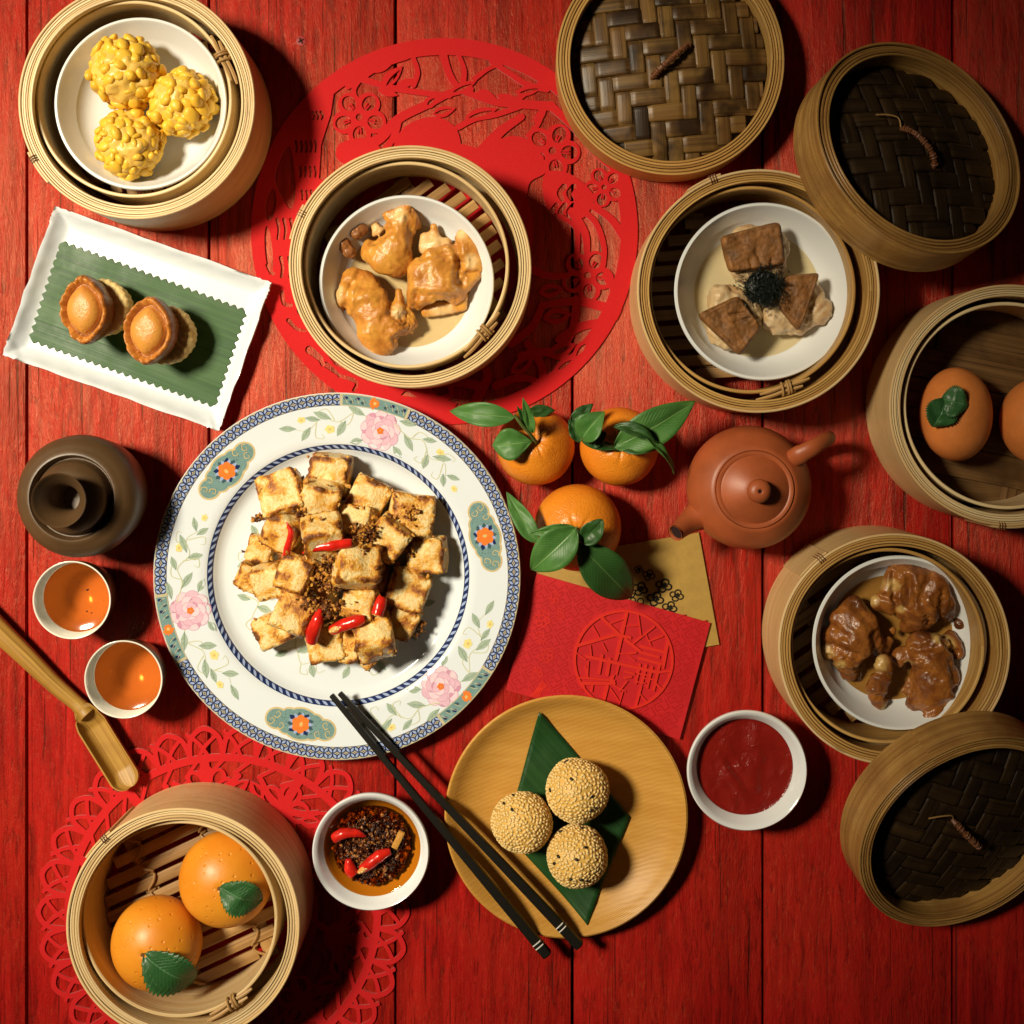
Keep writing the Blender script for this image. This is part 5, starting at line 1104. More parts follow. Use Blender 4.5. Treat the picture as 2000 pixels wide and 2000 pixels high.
mandarin('largest mandarin, lying over the corner of the gold envelope', 1128, 1030, 85, (-.08, -.10, 1), [(c5(985, 1050, .066), c5(650, 1365, .056), 68, dict(bend=.25, fold=.25, tip=.75)), (c5(980, 1045, .064), c5(640, 1090, .060), 22, dict(fold=.5)), (c5(690, 1160, .054), c5(460, 775, .044), 34, dict(fold=.3, bend=.15, broad=.7)), (c5(1035, 1160, .062), c5(1185, 985, .068), 38, dict(dark=1, fold=.3, tip=.6)), (c5(1005, 1170, .058), c5(1405, 1575, .024), 76, dict(dark=1, bend=.22, fold=.15, tip=.8))], [[c5(1010, 1130, .056), c5(1015, 1080, .064), c5(985, 1045, .068)]], 3)
# ------------------------------------------------------------------ red clay teapot
ZIS = m_plain('red_clay', (.36, .085, .026), .42, .5, .22, 35, .12, 1800)
def teapot():
    zc = .036; c = P(1462, 952, zc); R = L(121, zc); t = thing('teapot', 'round red clay teapot with short spout and domed lid', 'teapot', (c.x, c.y, 0)); Rl = L(76, .058)
    MB().lathe([(0, .002), (R*.50, .002), (R*.52, 0), (R*.58, 0), (R*.62, .003), (R*.86, .014), (R*.985, .029), (R, .036), (R*.975, .044), (R*.87, .0535), (Rl+.0035, .0585), (Rl+.0018, .0600), (Rl+.0004, .0600), (Rl-.0004, .0588), (0, .0580)], 128).build('body', ZIS, t, sharp=55)
    ld_ = MB().lathe([(0, .0585), (Rl-.0006, .0588), (Rl, .0602), (Rl-.0004, .0614), (Rl-.0022, .0616), (Rl-.0032, .0610), (Rl-.0045, .0618), (Rl*.66, .0655), (Rl*.36, .0682), (.0072, .0692), (0, .0694)], 128).build('lid', ZIS, t, sharp=55)
    kn = MB().lathe([(.0052, .0685), (.0050, .0700), (.0062, .0722), (.0078, .0750), (.0072, .0778), (.0045, .0795), (.0020, .0800), (.0013, .0798), (.0012, .0775), (0, .0772)], 48).build('knob', ZIS, ld_, sharp=0)
    MB().lathe([(0, .0790), (.0011, .0790), (.0012, .0786)], 20).build('vent_hole', MAT['gap'], kn)
    o = Vector((c.x, c.y, 0)); s0 = P(1375, 1000, .036)-o; s1 = P(1320, 1041, .054)-o; sp = [tuple(s0.lerp(s1, f)+Vector((0, 0, -.004*math.sin(pi*f)))) for f in (-.25, 0, .25, .5, .75, 1)]
    MB().tube(sp, [.0125, .0120, .0098, .0078, .0064, .0056], 28, False).build('spout', ZIS, t, sharp=0)
    d = (s1-s0).normalized()
    MB().tube([s1-d*.004, s1+d*.0002, s1+d*.0005], [.0040, .0050, .0056], 28, False).build('spout_rim', ZIS, t)
    MB().tube([s1-d*.0012, s1-d*.0010], [.0044, .0044], 24).build('spout_hole', MAT['gap'], t)
    h = lambda px, py, z: tuple(P(px, py, z)-o)
    MB().tube(spline([h(1538, 903, .048), h(1560, 889, .058), h(1590, 873, .0605), h(1616, 858, .052), h(1622, 855, .038), h(1606, 863, .023), h(1562, 884, .017), h(1540, 900, .020)], 6), [.0066]*8+[.0060-.0001*i for i in range(14)]+[.0044]*14+[.0050]*7, 16, flat=.75).build('handle', ZIS, t, sharp=0)
teapot()
# ------------------------------------------------------------------ envelopes
RED_P = m_plain('red_paper', (.50, .010, .014), .45, .4, .10, 60, .15, 1600); RED_E = m_plain('red_paper_relief', (.66, .026, .014), .36, .5, .06, 60); RED_D = m_plain('red_paper_fret', (.42, .008, .011), .42, .4, .06, 60)
GOLD_P = m_plain('gold_paper', (.42, .26, .06), .40, .5, .10, 200, .2, 2200); INK = m_plain('black_ink', (.012, .010, .008), .35)
z7 = lambda x, y: (980+x*.2277, 1030+y*.2277)
def paper(name, label, quad, z0, z1, mat):
    ps = [P(*z7(*q), z1) for q in quad]; c = sum(ps, Vector())/4; t = thing(name, label, 'envelope', (c.x, c.y, 0)); n = 14; mb = MB()
    for lay, z in ((0, z1), (1, z0)):
        for i in range(n+1):
            for j in range(n+1):
                u, v = i/n, j/n; p = ps[0]*(1-u)*(1-v)+ps[1]*u*(1-v)+ps[2]*u*v+ps[3]*(1-u)*v
                mb.v.append((p.x-c.x, p.y-c.y, z))
    st = n+1
    for lay in (0, 1):
        for i in range(n):
            for j in range(n): b = lay*st*st+i*st+j; q = [b, b+1, b+st+1, b+st]; mb.face(q if lay else q[::-1])
    for k in range(n):
        for a, b in (((k, 0), (k+1, 0)), ((k, n), (k+1, n)), ((0, k), (0, k+1)), ((n, k), (n, k+1))):
            A = a[0]*st+a[1]; B = b[0]*st+b[1]; mb.face([A, B, B+st*st, A+st*st])
    mb.build('paper_sleeve', mat, t, sharp=40); return t, Vector((c.x, c.y, 0))
te, co = paper('gold_envelope', 'gold paper envelope printed with small black flowers under the red one', [(280, 282), (1690, 45), (1865, 1005), (455, 1242)], .0004, .0022, GOLD_P)
def ink_flower(x, y, r, part=None):
    sh = Sheet(x-r*1.3, y-r*1.3, x+r*1.3, y+r*1.3, 1.6)
    for k in range(4):
        f = k*pi/2+.35; sh.ell(x+r*.55*math.cos(f), y+r*.46*math.sin(f), r*.50, r*.44)
    for k in range(4):
        f = k*pi/2+.35; sh.ell(x+r*.54*math.cos(f), y+r*.44*math.sin(f), r*.31, r*.25, cut=True)
    for k in range(5): f = k*1.257+.2; sh.ell(x+r*.30*math.cos(f), y+r*.26*math.sin(f), r*.16)
    sh.ring(x, y, r*.10, r*.20)
    if part: sh.poly(part, cut=True)
    me = sh.mesh('printed_flower', INK, .00225, .00240, lambda a, b: tuple(P(*z7(a, b), .0024)-co)[:2]); link('printed_flower', me, te)
for x, y, r in ((1390, 500, 72), (1185, 528, 70), (1318, 615, 74), (1500, 585, 62), (1440, 690, 66), (1262, 410, 56), (1175, 360, 40)): ink_flower(x, y, r)
sh = Sheet(1080, 540, 1240, 660, 1.6); sh.ring(1120, 580, 12, 22); sh.ring(1125, 625, 16, 27); sh.ring(1190, 635, 20, 32)
link('printed_rings', sh.mesh('printed_rings', INK, .00225, .00240, lambda a, b: tuple(P(*z7(a, b), .0024)-co)[:2]), te)
ZR = .0042
tr, cr = paper('red_envelope', 'red paper envelope embossed with a round character medallion and fret pattern', [(300, 395), (1790, 820), (1525, 1820), (35, 1395)], .0025, ZR, RED_P)
fxr = lambda a, b: tuple(P(*z7(a, b), ZR)-cr)[:2]
def fret():
    sh = Sheet(30, 390, 1800, 1825, 3.0); ex = Vector((1490, 425)).normalized(); ey = Vector((-265, 1000)).normalized(); o = Vector((300, 395))
    u = (ex+ey*.98).normalized(); v = (ey-ex*.98).normalized(); s = 27.0
    q = lambda i, j: o+u*(i*s)+v*(j*s)
    inside = lambda p: (lambda m: 12 < m[0] < 1537 and 12 < m[1] < 1022)(((p-o).dot(ex), (p-o).dot(ey)))
    tile = [((0, 0), (3, 0)), ((3, 0), (3, 2)), ((3, 2), (1, 2)), ((0, 1), (0, 4)), ((0, 4), (2, 4)), ((2, 4), (2, 3)), ((4, 1), (4, 4)), ((4, 4), (3, 4)), ((1, 2), (1, 3)), ((4, 1), (5, 1))]
    for I in range(-40, 60):
        for J in range(-60, 60):
            for a, b in tile:
                A = q(I*5+a[0]+(J % 2)*2.5*0, J*5+a[1]); B = q(I*5+b[0], J*5+b[1])
                if inside(A) and inside(B) and (A-Vector((1045, 1132))).length > 432 and (B-Vector((1045, 1132))).length > 432: sh.line([tuple(A), tuple(B)], 5.4, curve=False)
    link('embossed_fret', sh.mesh('embossed_fret', RED_D, ZR-.0002, ZR+.00012, fxr), tr)
fret()
def medallion():
    sh = Sheet(590, 690, 1500, 1590, 2.6); sh.ring(1045, 1135, 408, 428)
    T = [(850, 765, 1010, 920, 13), (650, 1012, 970, 920, 14), (960, 918, 1100, 942, 12), (1070, 740, 982, 1130, 13), (925, 825, 1050, 780, 5), (1070, 845, 1170, 840, 5), (1170, 752, 1195, 940, 5), (1120, 1000, 1310, 850, 6), (1235, 920, 1280, 1010, 5), (1260, 975, 1380, 930, 7), (1060, 960, 1185, 1060, 13), (1195, 1018, 1395, 1068, 12), (1195, 1070, 1345, 1110, 11), (1180, 1120, 1365, 1168, 12), (1422, 985, 1382, 1200, 13), (730, 1105, 1340, 1242, 13), (1340, 1242, 1450, 1228, 10), (862, 1095, 835, 1250, 10), (742, 1150, 735, 1255, 6), (925, 1130, 905, 1260, 13), (1005, 1180, 985, 1260, 6), (1060, 1235, 1135, 1252, 9), (1055, 1290, 1110, 1280, 9), (1185, 1175, 1150, 1335, 9), (1240, 1180, 1200, 1340, 9), (1290, 1195, 1248, 1370, 9), (1352, 1185, 1302, 1395, 10), (675, 1285, 965, 1312, 9), (680, 1335, 962, 1335, 14), (700, 1350, 740, 1440, 6), (905, 1360, 865, 1520, 13), (780, 1340, 770, 1400, 8), (1075, 1320, 1010, 1400, 5), (1195, 1365, 1150, 1530, 9), (1180, 1420, 1250, 1500, 5), (1310, 1330, 1385, 1395, 9), (960, 1350, 1060, 1405, 5), (760, 1010, 770, 1100, 4), (865, 990, 900, 1060, 4), (780, 840, 830, 930, 4), (640, 1075, 720, 1130, 5), (1100, 1080, 1150, 1072, 9), (1010, 1080, 1090, 1085, 5), (1090, 1110, 1140, 1140, 5), (1160, 1250, 1260, 1268, 6), (1150, 1320, 1230, 1335, 6), (1200, 1290, 1310, 1305, 6), (930, 1375, 1000, 1480, 5), (1040, 1400, 1000, 1540, 4), (720, 1190, 740, 1290, 6), (960, 1270, 930, 1330, 8)]
    for x0, y0, x1, y1, w in T: sh.line([(x0, y0), (x1, y1)], w, curve=False)
    X, Y = np.meshgrid(sh.x, sh.y); sh.F = np.maximum(sh.F, np.hypot(X-1045, Y-1135)-429)
    link('embossed_medallion', sh.mesh('embossed_medallion', RED_E, ZR-.0002, ZR+.0013, fxr), tr)
    sh = Sheet(180, 480, 560, 1480, 3.0); r = random.Random(2)
    for x, y, s in ((450, 600, 60), (500, 740, 50), (380, 1100, 70), (350, 780, 80), (330, 950, 60), (300, 1250, 60), (390, 1380, 40)):
        for k in range(6): f = k*1.05+r.random(); sh.ell(x+s*.6*math.cos(f), y+s*.6*math.sin(f), s*.34); sh.ell(x+s*.6*math.cos(f), y+s*.6*math.sin(f), s*.26, cut=True)
    for k in range(5): sh.line([(250+k*18, 1450), (300+k*12, 1390), (350+k*8, 1310+k*10)], 5, 3)
    link('embossed_blossom', sh.mesh('embossed_blossom', RED_E, ZR-.0002, ZR+.0003, fxr), tr)
medallion()
# ------------------------------------------------------------------ turned wooden plate, leaf, sesame balls
def m_turned():
    n = NT('turned_wood'); c = n.coord(); g = n.wave(n.mapping(c, (1, 1, 1), rot=(0, 0, -.35)), 110, 2.5, 1.2, 3, 'BANDS', 'Y'); g2 = n.noise(n.mapping(c, (8, 60, 8), rot=(0, 0, -.35)), 3, 4); rg = n.wave(c, 340, .6, 1, 2, 'RINGS', 'Z')
    col = n.mix(n.ramp(g2, [(.3, 0), (.7, 1)]), (.62, .33, .070), (.53, .26, .045)); col = n.mix(n.math('MULTIPLY', g, .22), col, (.42, .18, .03))
    return n.done(col, .38, n.bump(n.math('ADD', n.math('MULTIPLY', g, .5), n.math('MULTIPLY', rg, .6)), .22, .0005), spec=.4)
WP = m_turned(); c = P(1106, 1596, .020); RW = L(238, .020)
wp = thing('wooden_plate', 'round honey-coloured wooden plate with low rim under sesame balls', 'plate', (c.x, c.y, 0))
MB().lathe([(0, .0062), (RW*.60, .0064), (RW*.80, .0085), (RW*.92, .0150), (RW*.965, .0193), (RW*.985, .0200), (RW, .0190), (RW*.99, .0165), (RW*.90, .0075), (RW*.72, .0010), (RW*.70, 0), (0, 0)], 144).build('turned_body', WP, wp, sharp=60)
TI = m_banana('ti_leaf', (.010, .045, .012), (.016, .062, .016), (.03, .085, .02), .34, 160)
def rhomb():
    z = .0075; q = [P(1053, 1389, .012), P(1231, 1596, z), P(1147, 1804, .013), P(988, 1629, z)]; c = sum(q, Vector())/4; n = 24; mb = MB()
    ex = (q[1]-q[0]).normalized()
    for i in range(n+1):
        for j in range(n+1):
            u, v = i/n, j/n; p = q[0]*(1-u)*(1-v)+q[1]*u*(1-v)+q[2]*u*v+q[3]*(1-u)*v; rr = math.hypot(p.x-wp.location.x, p.y-wp.location.y)/RW
            zz = .0072+max(0, rr-.62)**1.5*.052+.0004*math.sin(u*7)*math.sin(v*5); mb.v.append((p.x-c.x, p.y-c.y, zz+(.0006 if abs(v-.62) > .012 else 0)))
    for i in range(n):
        for j in range(n): b = i*(n+1)+j; mb.face([b, b+n+1, b+n+2, b+1], [(i/n*.07, j/n*.1), ((i+1)/n*.07, j/n*.1), ((i+1)/n*.07, (j+1)/n*.1), (i/n*.07, (j+1)/n*.1)])
    o = mb.build('ti_leaf', TI, None, (c.x, c.y, 0), sharp=0); m = o.modifiers.new('thick', 'SOLIDIFY'); m.thickness = .0004; m.offset = 0; tag(o, 'dark green diamond-cut leaf lying across the wooden plate', 'leaf')
rhomb()
DOUGH = m_plain('fried_dough', (.70, .42, .10), .45, .4, .15, 90, .2, 300, .1); SEED = m_plain('sesame_seed', (.84, .60, .25), .36, .5, .16, 800, .05, 900, .1); SEEDB = m_plain('black_sesame', (.012, .010, .008), .35)
def sesame(label, px, py, rpx, seed, blacks):
    r = random.Random(seed); R = L(rpx, .028); zc = .0078+R*.95; c = P(px, py, zc); t = thing('sesame_ball', label, 'sesame ball', (c.x, c.y, zc), 0, 'sesame balls')
    bm = bmesh.new(); bmesh.ops.create_icosphere(bm, subdivisions=5, radius=1); mb = MB(); bm.verts.index_update(); sq = lambda d: R*.965*(1+.055*noise.noise(d*1.3+Vector((seed, 0, 0))))*(1-.03*max(0, -d.z))
    for v in bm.verts: d = v.co.normalized(); mb.v.append(d*sq(d))
    for f in bm.faces: mb.face([v.index for v in f.verts])
    bm.free(); mb.build('dough', DOUGH, t, sharp=0)
    N = 760; g = pi*(3-math.sqrt(5)); mb = MB()
    sv = [Vector((math.cos(a)*e, math.sin(a)*e, z)) for z, e in ((-.5, .6), (.35, .85), (.9, .35)) for a in (0, 1.05, 2.09, 3.14, 4.19, 5.24)]
    def put(mb, d, s, spin):
        q = d.to_track_quat('Z', 'Y').to_matrix() @ Matrix.Rotation(spin, 3, 'Z'); b = len(mb.v); p = d*(sq(d)+.0001)
        for v in sv: k = 1-.25*max(0, v.x); mb.v.append(p+q @ Vector((v.x*.00150*s, v.y*.00098*s*k, v.z*.00062*s)))
        for i in range(2):
            for k in range(6): k2 = (k+1) % 6; mb.face([b+i*6+k, b+i*6+k2, b+i*6+6+k2, b+i*6+6+k])
        mb.face([b+12+k for k in range(6)])
    for i in range(N):
        z = 1-2*(i+.5)/N; a = g*i; q = math.sqrt(1-z*z); d = Vector((q*math.cos(a)+r.gauss(0, .022), q*math.sin(a)+r.gauss(0, .022), z+r.gauss(0, .02))).normalized()
        if d.z < -.75: continue
        put(mb, d, r.uniform(1.02, 1.38), r.uniform(0, 3.14))
    ob = mb.build('sesame_seeds', SEED, t, sharp=0); ob['kind'] = 'stuff'
    for bx, by in blacks:
        p = P(920+bx*.1812, 1430+by*.1812, zc+R*.7)-c; x, y = p.x/R, p.y/R; d = Vector((x, y, math.sqrt(max(.03, 1-x*x-y*y)))).normalized(); m2 = MB(); put(m2, d*1.0, 1.35, r.uniform(0, 3)); m2.v = [v+d*.0004 for v in m2.v]; m2.build('black_sesame_seed', SEEDB, t, sharp=0)
sesame('sesame ball, the one farthest from the chopsticks', 1127, 1544, 63, 1, [(1025, 345), (1080, 495), (850, 645), (1305, 675), (1295, 835), (1350, 815)])
sesame('sesame ball with three black seeds close together, nearest the chopsticks', 1019, 1606, 60, 2, [(450, 720), (352, 800), (443, 835)])
sesame('sesame ball most thickly dotted with black seeds, on the tip half of the leaf', 1127, 1672, 61, 3, [(1205, 1060), (960, 1115), (1345, 1150), (1232, 1232), (1135, 1342), (938, 1335), (897, 1418), (1072, 1570), (1185, 1568), (1250, 1600)])
# ------------------------------------------------------------------ chopsticks
LACQ = m_plain('black_lacquer', (.008, .007, .005), .42, .25, .2, 300); SILV = m_plain('silver_line', (.72, .70, .64), .3, .5, .05, 300)
def chopstick(label, tip, tail, mark):
    a = P(*tip); b = P(*tail); x = (b-a); Ln = x.length; x.normalize(); y = Vector((0, 0, 1)).cross(x).normalized(); z = x.cross(y); t = thing('chopstick', label, 'chopstick', b, Matrix((x, y, z)).transposed().to_euler(), 'black chopsticks'); mb = MB(); n = 16
    w = lambda s: .0018+(.0036-.0018)*s**.8; secs = [0, .002, .01, .05, .15, .3, .5, .7, .85, .97, .996, 1]
    for s in secs:
        k = w(s)*(.7 if s in (0, 1) else 1)
        for q in range(n):
            f = 2*pi*q/n+pi/8*0; e = max(abs(math.cos(f)), abs(math.sin(f))); sup = (abs(math.cos(f))**6+abs(math.sin(f))**6)**(-1/6); mb.v.append(((s-1)*Ln, k*sup*math.cos(f), k*sup*math.sin(f)))
    for i in range(len(secs)-1):
        for q in range(n): q2 = (q+1) % n; mb.face([i*n+q, i*n+q2, (i+1)*n+q2, (i+1)*n+q])
    mb.face(list(range(n))[::-1]); mb.face([(len(secs)-1)*n+q for q in range(n)]); mb.build('lacquered_shaft', LACQ, t)
    for dm in (0, .0030):
        s = 1+(mark+dm)/Ln; k = w(s)+.00012; g = MB()
        for xx in (mark+dm, mark+dm+.0008):
            for q in range(n): f = 2*pi*q/n; sup = (abs(math.cos(f))**6+abs(math.sin(f))**6)**(-1/6); g.v.append((xx, k*sup*math.cos(f), k*sup*math.sin(f)))
        for q in range(n): q2 = (q+1) % n; g.face([q, q2, n+q2, n+q])
        g.build('silver_ring', SILV, t)
chopstick('black chopstick whose ringed end reaches past the wooden plate onto the table', (647, 1357, .0225), (1070, 1866, .0245), -.0125)
chopstick('black chopstick lying between the other chopstick and the sesame balls', (663, 1353, .0232), (1133, 1848, .0262), -.0210)
# ------------------------------------------------------------------ sauce bowls
BW = m_porcelain('bowl_porcelain', (.76, .78, .80), .15)
def bowl(name, label, px, py, rpx, H, cat='bowl'):
    R = L(rpx, H); c = P(px, py, H); t = thing(name, label, cat, (c.x, c.y, 0)); tk = .062
    MB().lathe([(0, .0045), (R*.40, .005), (R*.62, .011), (R*.80, .022), (R*.90, H-.0025), (R*(1-tk*.8), H-.0004), (R*(1-tk*.4), H), (R*.995, H-.0008), (R, H-.0022), (R*.97, H-.008), (R*.82, .0125), (R*.60, .0035), (R*.57, 0), (R*.50, 0), (R*.49, .0020), (0, .0022)], 128).build('porcelain_body', BW, t, sharp=50)
    return t, c, R
def inner_r(R, H, z):
    pr = [(R*.62, .011), (R*.80, .022), (R*.90, H-.0025), (R*(1-.062*.8), H-.0004)]
    for (a, za), (b, zb) in zip(pr, pr[1:]):
        if za <= z <= zb: return a+(b-a)*(z-za)/(zb-za)
    return R*.9
tb, c, R = bowl('sauce_bowl', 'white bowl of smooth dark red chili sauce', 1460, 1506, 118, .034)
KET = (lambda n: (lambda c_: n.done(n.mix(n.noise(c_, 40, 3), (.24, .012, .006), (.17, .006, .005)), .26, n.bump(n.noise(n.mapping(c_, (1, 1, 1), rot=(0, 0, .6)), 75, 4, .6, 1.0), .55, .0030), spec=.5, sss=.08, sssr=(1, .15, .05)))(n.coord()))(NT('red_sauce'))
zt = .0225; ri = inner_r(R, .034, zt); mb = MB()
for i in range(33):
    q = i/32
    for k in range(96):
        a = 2*pi*k/96; x, y = ri*q*math.cos(a), ri*q*math.sin(a); h = .0022*noise.noise(Vector((x*60+y*30, y*40-x*25, 2)))+.0010*noise.noise(Vector((x*130+y*60, y*90-x*50, 5)))+.0022*math.exp(-(((x+.010)*.8+(y+.006)*.55)/.0035)**2-((x*.55-y*.8)/.012)**2)-.0018*math.exp(-(((x+.004)*.8+(y+.006)*.55)/.003)**2-((x*.55-y*.8)/.012)**2); mb.v.append((x, y, zt+h*(1-q**6)+(.0006 if i == 32 else 0)))
for i in range(32):
    for k in range(96): k2 = (k+1) % 96; mb.face([i*96+k, (i+1)*96+k, (i+1)*96+k2, i*96+k2])
mb.build('red_sauce', KET, tb, sharp=0)
tc, c, R = bowl('sauce_bowl', 'white bowl of dark chili flake oil topped with red chili slices', 724, 1665, 115, .034)
OIL = m_liquid('chili_oil', (.86, .47, .10), .03); zo = .0245; ro = inner_r(R, .034, zo)
MB().lathe([(0, zo), (ro*.6, zo), (ro-.001, zo), (ro, zo+.0006)], 90).build('oil', OIL, tc)
def flakes():
    r = random.Random(9); mb = MB(); br = []
    for i in range(2100):
        a = r.uniform(0, 6.28); q = math.sqrt(r.random())*.80; x, y = ro*q*math.cos(a)-.001, ro*q*math.sin(a)+.0005; hz = zo-.0035+.0050*(1-(q/.85)**2)+.0016*noise.noise(Vector((x*180, y*180, 1)))
        s = r.choice((.0005, .0007, .0010, .0015, .0021)); b = len(mb.v); mb.ball((x, y, hz+r.uniform(-.001, .0008)), (s*r.uniform(.8, 1.7), s*r.uniform(.35, .9), s*.5), 1, Euler((r.uniform(0, 3), r.uniform(0, 3), r.uniform(0, 3))).to_matrix())
        for k in range(b, len(mb.v)): mb.v[k] = Vector(mb.v[k])+Vector((r.gauss(0, .0002), r.gauss(0, .0002), r.gauss(0, .0002)))
        br += [r.choice((.2, .5, .7, .9, 1.1, 1.2))]*(len(mb.v)-b)
    b = len(mb.v); mb.lathe([(0, zo-.001), (ro*.45, zo-.002), (ro*.74, zo-.0055), (ro*.80, zo-.009)], 60); br += [1.2]*(len(mb.v)-b)
    FL = m_brownable('chili_flakes', (.42, .17, .04), (.22, .06, .012), (.075, .018, .006), .22); me = mb.mesh('chili_flakes', FL, False); at = me.attributes.new('brown', 'FLOAT', 'POINT'); at.data.foreach_set('value', br); o = link('chili_flakes', me, tc); o['kind'] = 'stuff'
flakes()
cb = lambda x, y, z: (600+x*.1346, 1530+y*.1346, z)
gc = 'red chili slices in the flake oil'
chili('glossy red chili tip lying flat on the chili flakes', [cb(860, 770, .0285), cb(700, 720, .0295), cb(520, 730, .0295), cb(390, 800, .0285)], [.0004, .0030, .0040, .0036], True, gc)
chili('red chili slice split open along its length in the flake oil', [cb(1210, 985, .0290), cb(1060, 1050, .0300), cb(900, 1170, .0295), cb(790, 1250, .0285)], [.0022, .0042, .0040, .0028], True, gc, True)
chili('short hollow red chili ring end beside the split slice', [cb(600, 1100, .0290), cb(620, 1230, .0285), cb(680, 1310, .0280)], [.0020, .0042, .0044], True, gc)
p = P(*cb(1320, 820, .029)); o = MB().box((0, 0, 0), (.0022, .0062, .0016), Matrix.Rotation(-.45, 3, 'Z'), .0006).build('fried_chunk', CRUMB, None, p); set_attr(o.data, 'brown', lambda v: .1); tag(o, 'tan fried chunk poking out of the dark chili flakes', 'chunk')
# ------------------------------------------------------------------ red felt cut-out mats
zd = lambda x, y: (480+x*.41408, 50+y*.41408)
def flower(sh, cx, cy, R, rot=0, hole=.5, slit=True):
    for k in range(5): a = rot+k*2*pi/5; sh.ell(cx+R*.60*math.cos(a), cy+R*.60*math.sin(a), R*.44)
    sh.ell(cx, cy, R*.45)
    for k in range(5):
        a = rot+k*2*pi/5; sh.ell(cx+R*.64*math.cos(a), cy+R*.64*math.sin(a), R*.30, R*.25, a, cut=True)
        if slit:
            for d in (-.09, .09): sh.line([(cx+R*.40*math.cos(a+d), cy+R*.40*math.sin(a+d)), (cx+R*.60*math.cos(a+d), cy+R*.60*math.sin(a+d))], R*.03)
    sh.ell(cx, cy, R*.13, cut=True)
def dashes(sh, x, y, n, dx, ln, w, slope=.15):
    for k in range(n): sh.line([(x+k*dx, y-ln*.5), (x+k*dx+ln*slope*.6, y), (x+k*dx+ln*slope*.2, y+ln*.5)], w, w*.7, cut=True)
def mat_one():
    sh = Sheet(5, 35, 1875, 1905, 2.5); C = (937, 970)
    sh.ring(*C, 832, 912)
    # left feathered field
    sh.poly([(90, 640), (250, 380), (420, 285), (400, 420), (355, 560), (345, 720), (420, 760), (330, 900), (230, 1100), (240, 1350), (420, 1600), (700, 1740), (1000, 1780), (950, 1850), (600, 1800), (250, 1540), (70, 1200), (50, 900)])
    sh.poly([(205, 565), (235, 760), (215, 865), (165, 800), (138, 700)], cut=True, curve=True)
    sh.ell(118, 845, 24, 75, .12, cut=True); sh.ell(108, 1060, 18, 115, -.08, cut=True)
    dashes(sh, 315, 425, 3, 20, 34, 7, .5); dashes(sh, 236, 570, 5, 23, 50, 7); dashes(sh, 255, 690, 4, 24, 46, 7); dashes(sh, 265, 800, 3, 22, 40, 7); dashes(sh, 148, 960, 4, 32, 90, 9); dashes(sh, 165, 1140, 2, 40, 90, 10)
    sh.line([(100, 1130), (115, 1160), (130, 1170)], 8, cut=True); sh.line([(200, 1390), (240, 1430), (280, 1440)], 10, 6, cut=True); sh.line([(300, 1530), (350, 1570), (360, 1600)], 20, 8, cut=True); sh.line([(170, 1260), (180, 1310), (215, 1320)], 12, 8, cut=True); sh.line([(380, 1600), (430, 1640)], 14, 8, cut=True); sh.line([(440, 1650), (520, 1680), (510, 1720)], 9, cut=True)
    # branches across the top
    for pts, a, b in (([(500, 560), (620, 540), (720, 440), (860, 370), (960, 320), (1060, 300)], 26, 15), ([(540, 250), (640, 280), (720, 300), (860, 320), (960, 330)], 16, 13), ([(790, 150), (810, 220), (790, 280)], 10, 14), ([(930, 130), (960, 230), (1010, 300), (1080, 330)], 18, 14), ([(1080, 330), (1180, 360), (1300, 370), (1440, 380)], 16, 22), ([(1160, 170), (1250, 230), (1330, 280), (1420, 300)], 13, 15), ([(1080, 250), (1150, 200), (1240, 170)], 12, 8), ([(1290, 340), (1360, 290), (1440, 250)], 14, 10), ([(1000, 130), (1030, 210), (1020, 290)], 9, 15), ([(1440, 380), (1540, 470), (1640, 590), (1720, 660)], 20, 16), ([(1000, 480), (1080, 440), (1180, 420), (1300, 380)], 14, 12), ([(540, 250), (510, 300), (520, 350)], 12, 10), ([(480, 290), (560, 240), (640, 190), (760, 150)], 12, 10), ([(1400, 380), (1380, 460), (1330, 520)], 14, 10), ([(1110, 600), (1200, 500), (1300, 430)], 30, 16), ([(720, 440), (700, 520), (660, 580)], 18, 14)):
        sh.line(pts, a, b)
    for a, b, w in (((640, 290), (740, 190), 30), ((700, 300), (800, 250), 22), ((590, 220), (700, 170), 20), ((840, 390), (900, 330), 26), ((960, 320), (1090, 260), 24), ((1090, 310), (1180, 340), 22), ((1030, 440), (1190, 390), 28), ((1180, 330), (1290, 350), 18), ((1270, 320), (1400, 290), 24), ((1360, 460), (1420, 380), 20), ((880, 420), (990, 390), 26), ((620, 300), (720, 330), 20)): sh.leaf(a, b, w)
    for a, b, w in (((660, 285), (730, 205), 9), ((975, 315), (1070, 272), 8), ((1050, 435), (1170, 400), 10), ((1290, 318), (1385, 296), 8), ((890, 415), (975, 394), 9), ((855, 375), (892, 340), 8)): sh.leaf(a, b, w, cut=True)
    flower(sh, 535, 432, 125, .3); flower(sh, 1445, 590, 128, .1); flower(sh, 1690, 762, 92, .5); flower(sh, 1612, 1178, 120, .2)
    # bird body: two rounded masses
    sh.poly([(700, 560), (760, 470), (880, 430), (980, 470), (1015, 560), (1000, 640), (1060, 680), (700, 700)], curve=True)
    sh.poly([(1050, 640), (1150, 560), (1260, 520), (1360, 560), (1420, 680), (1340, 740), (1320, 830), (1250, 860), (1180, 800), (1060, 760)], curve=True)
    sh.ell(1195, 690, 42, 26, .5, cut=True); sh.line([(1140, 700), (1200, 730), (1240, 760)], 9, 4, cut=True); sh.line([(960, 560), (1000, 590)], 7, cut=True)
    sh.poly([(440, 560), (560, 530), (640, 590), (560, 660), (440, 640)], curve=True)
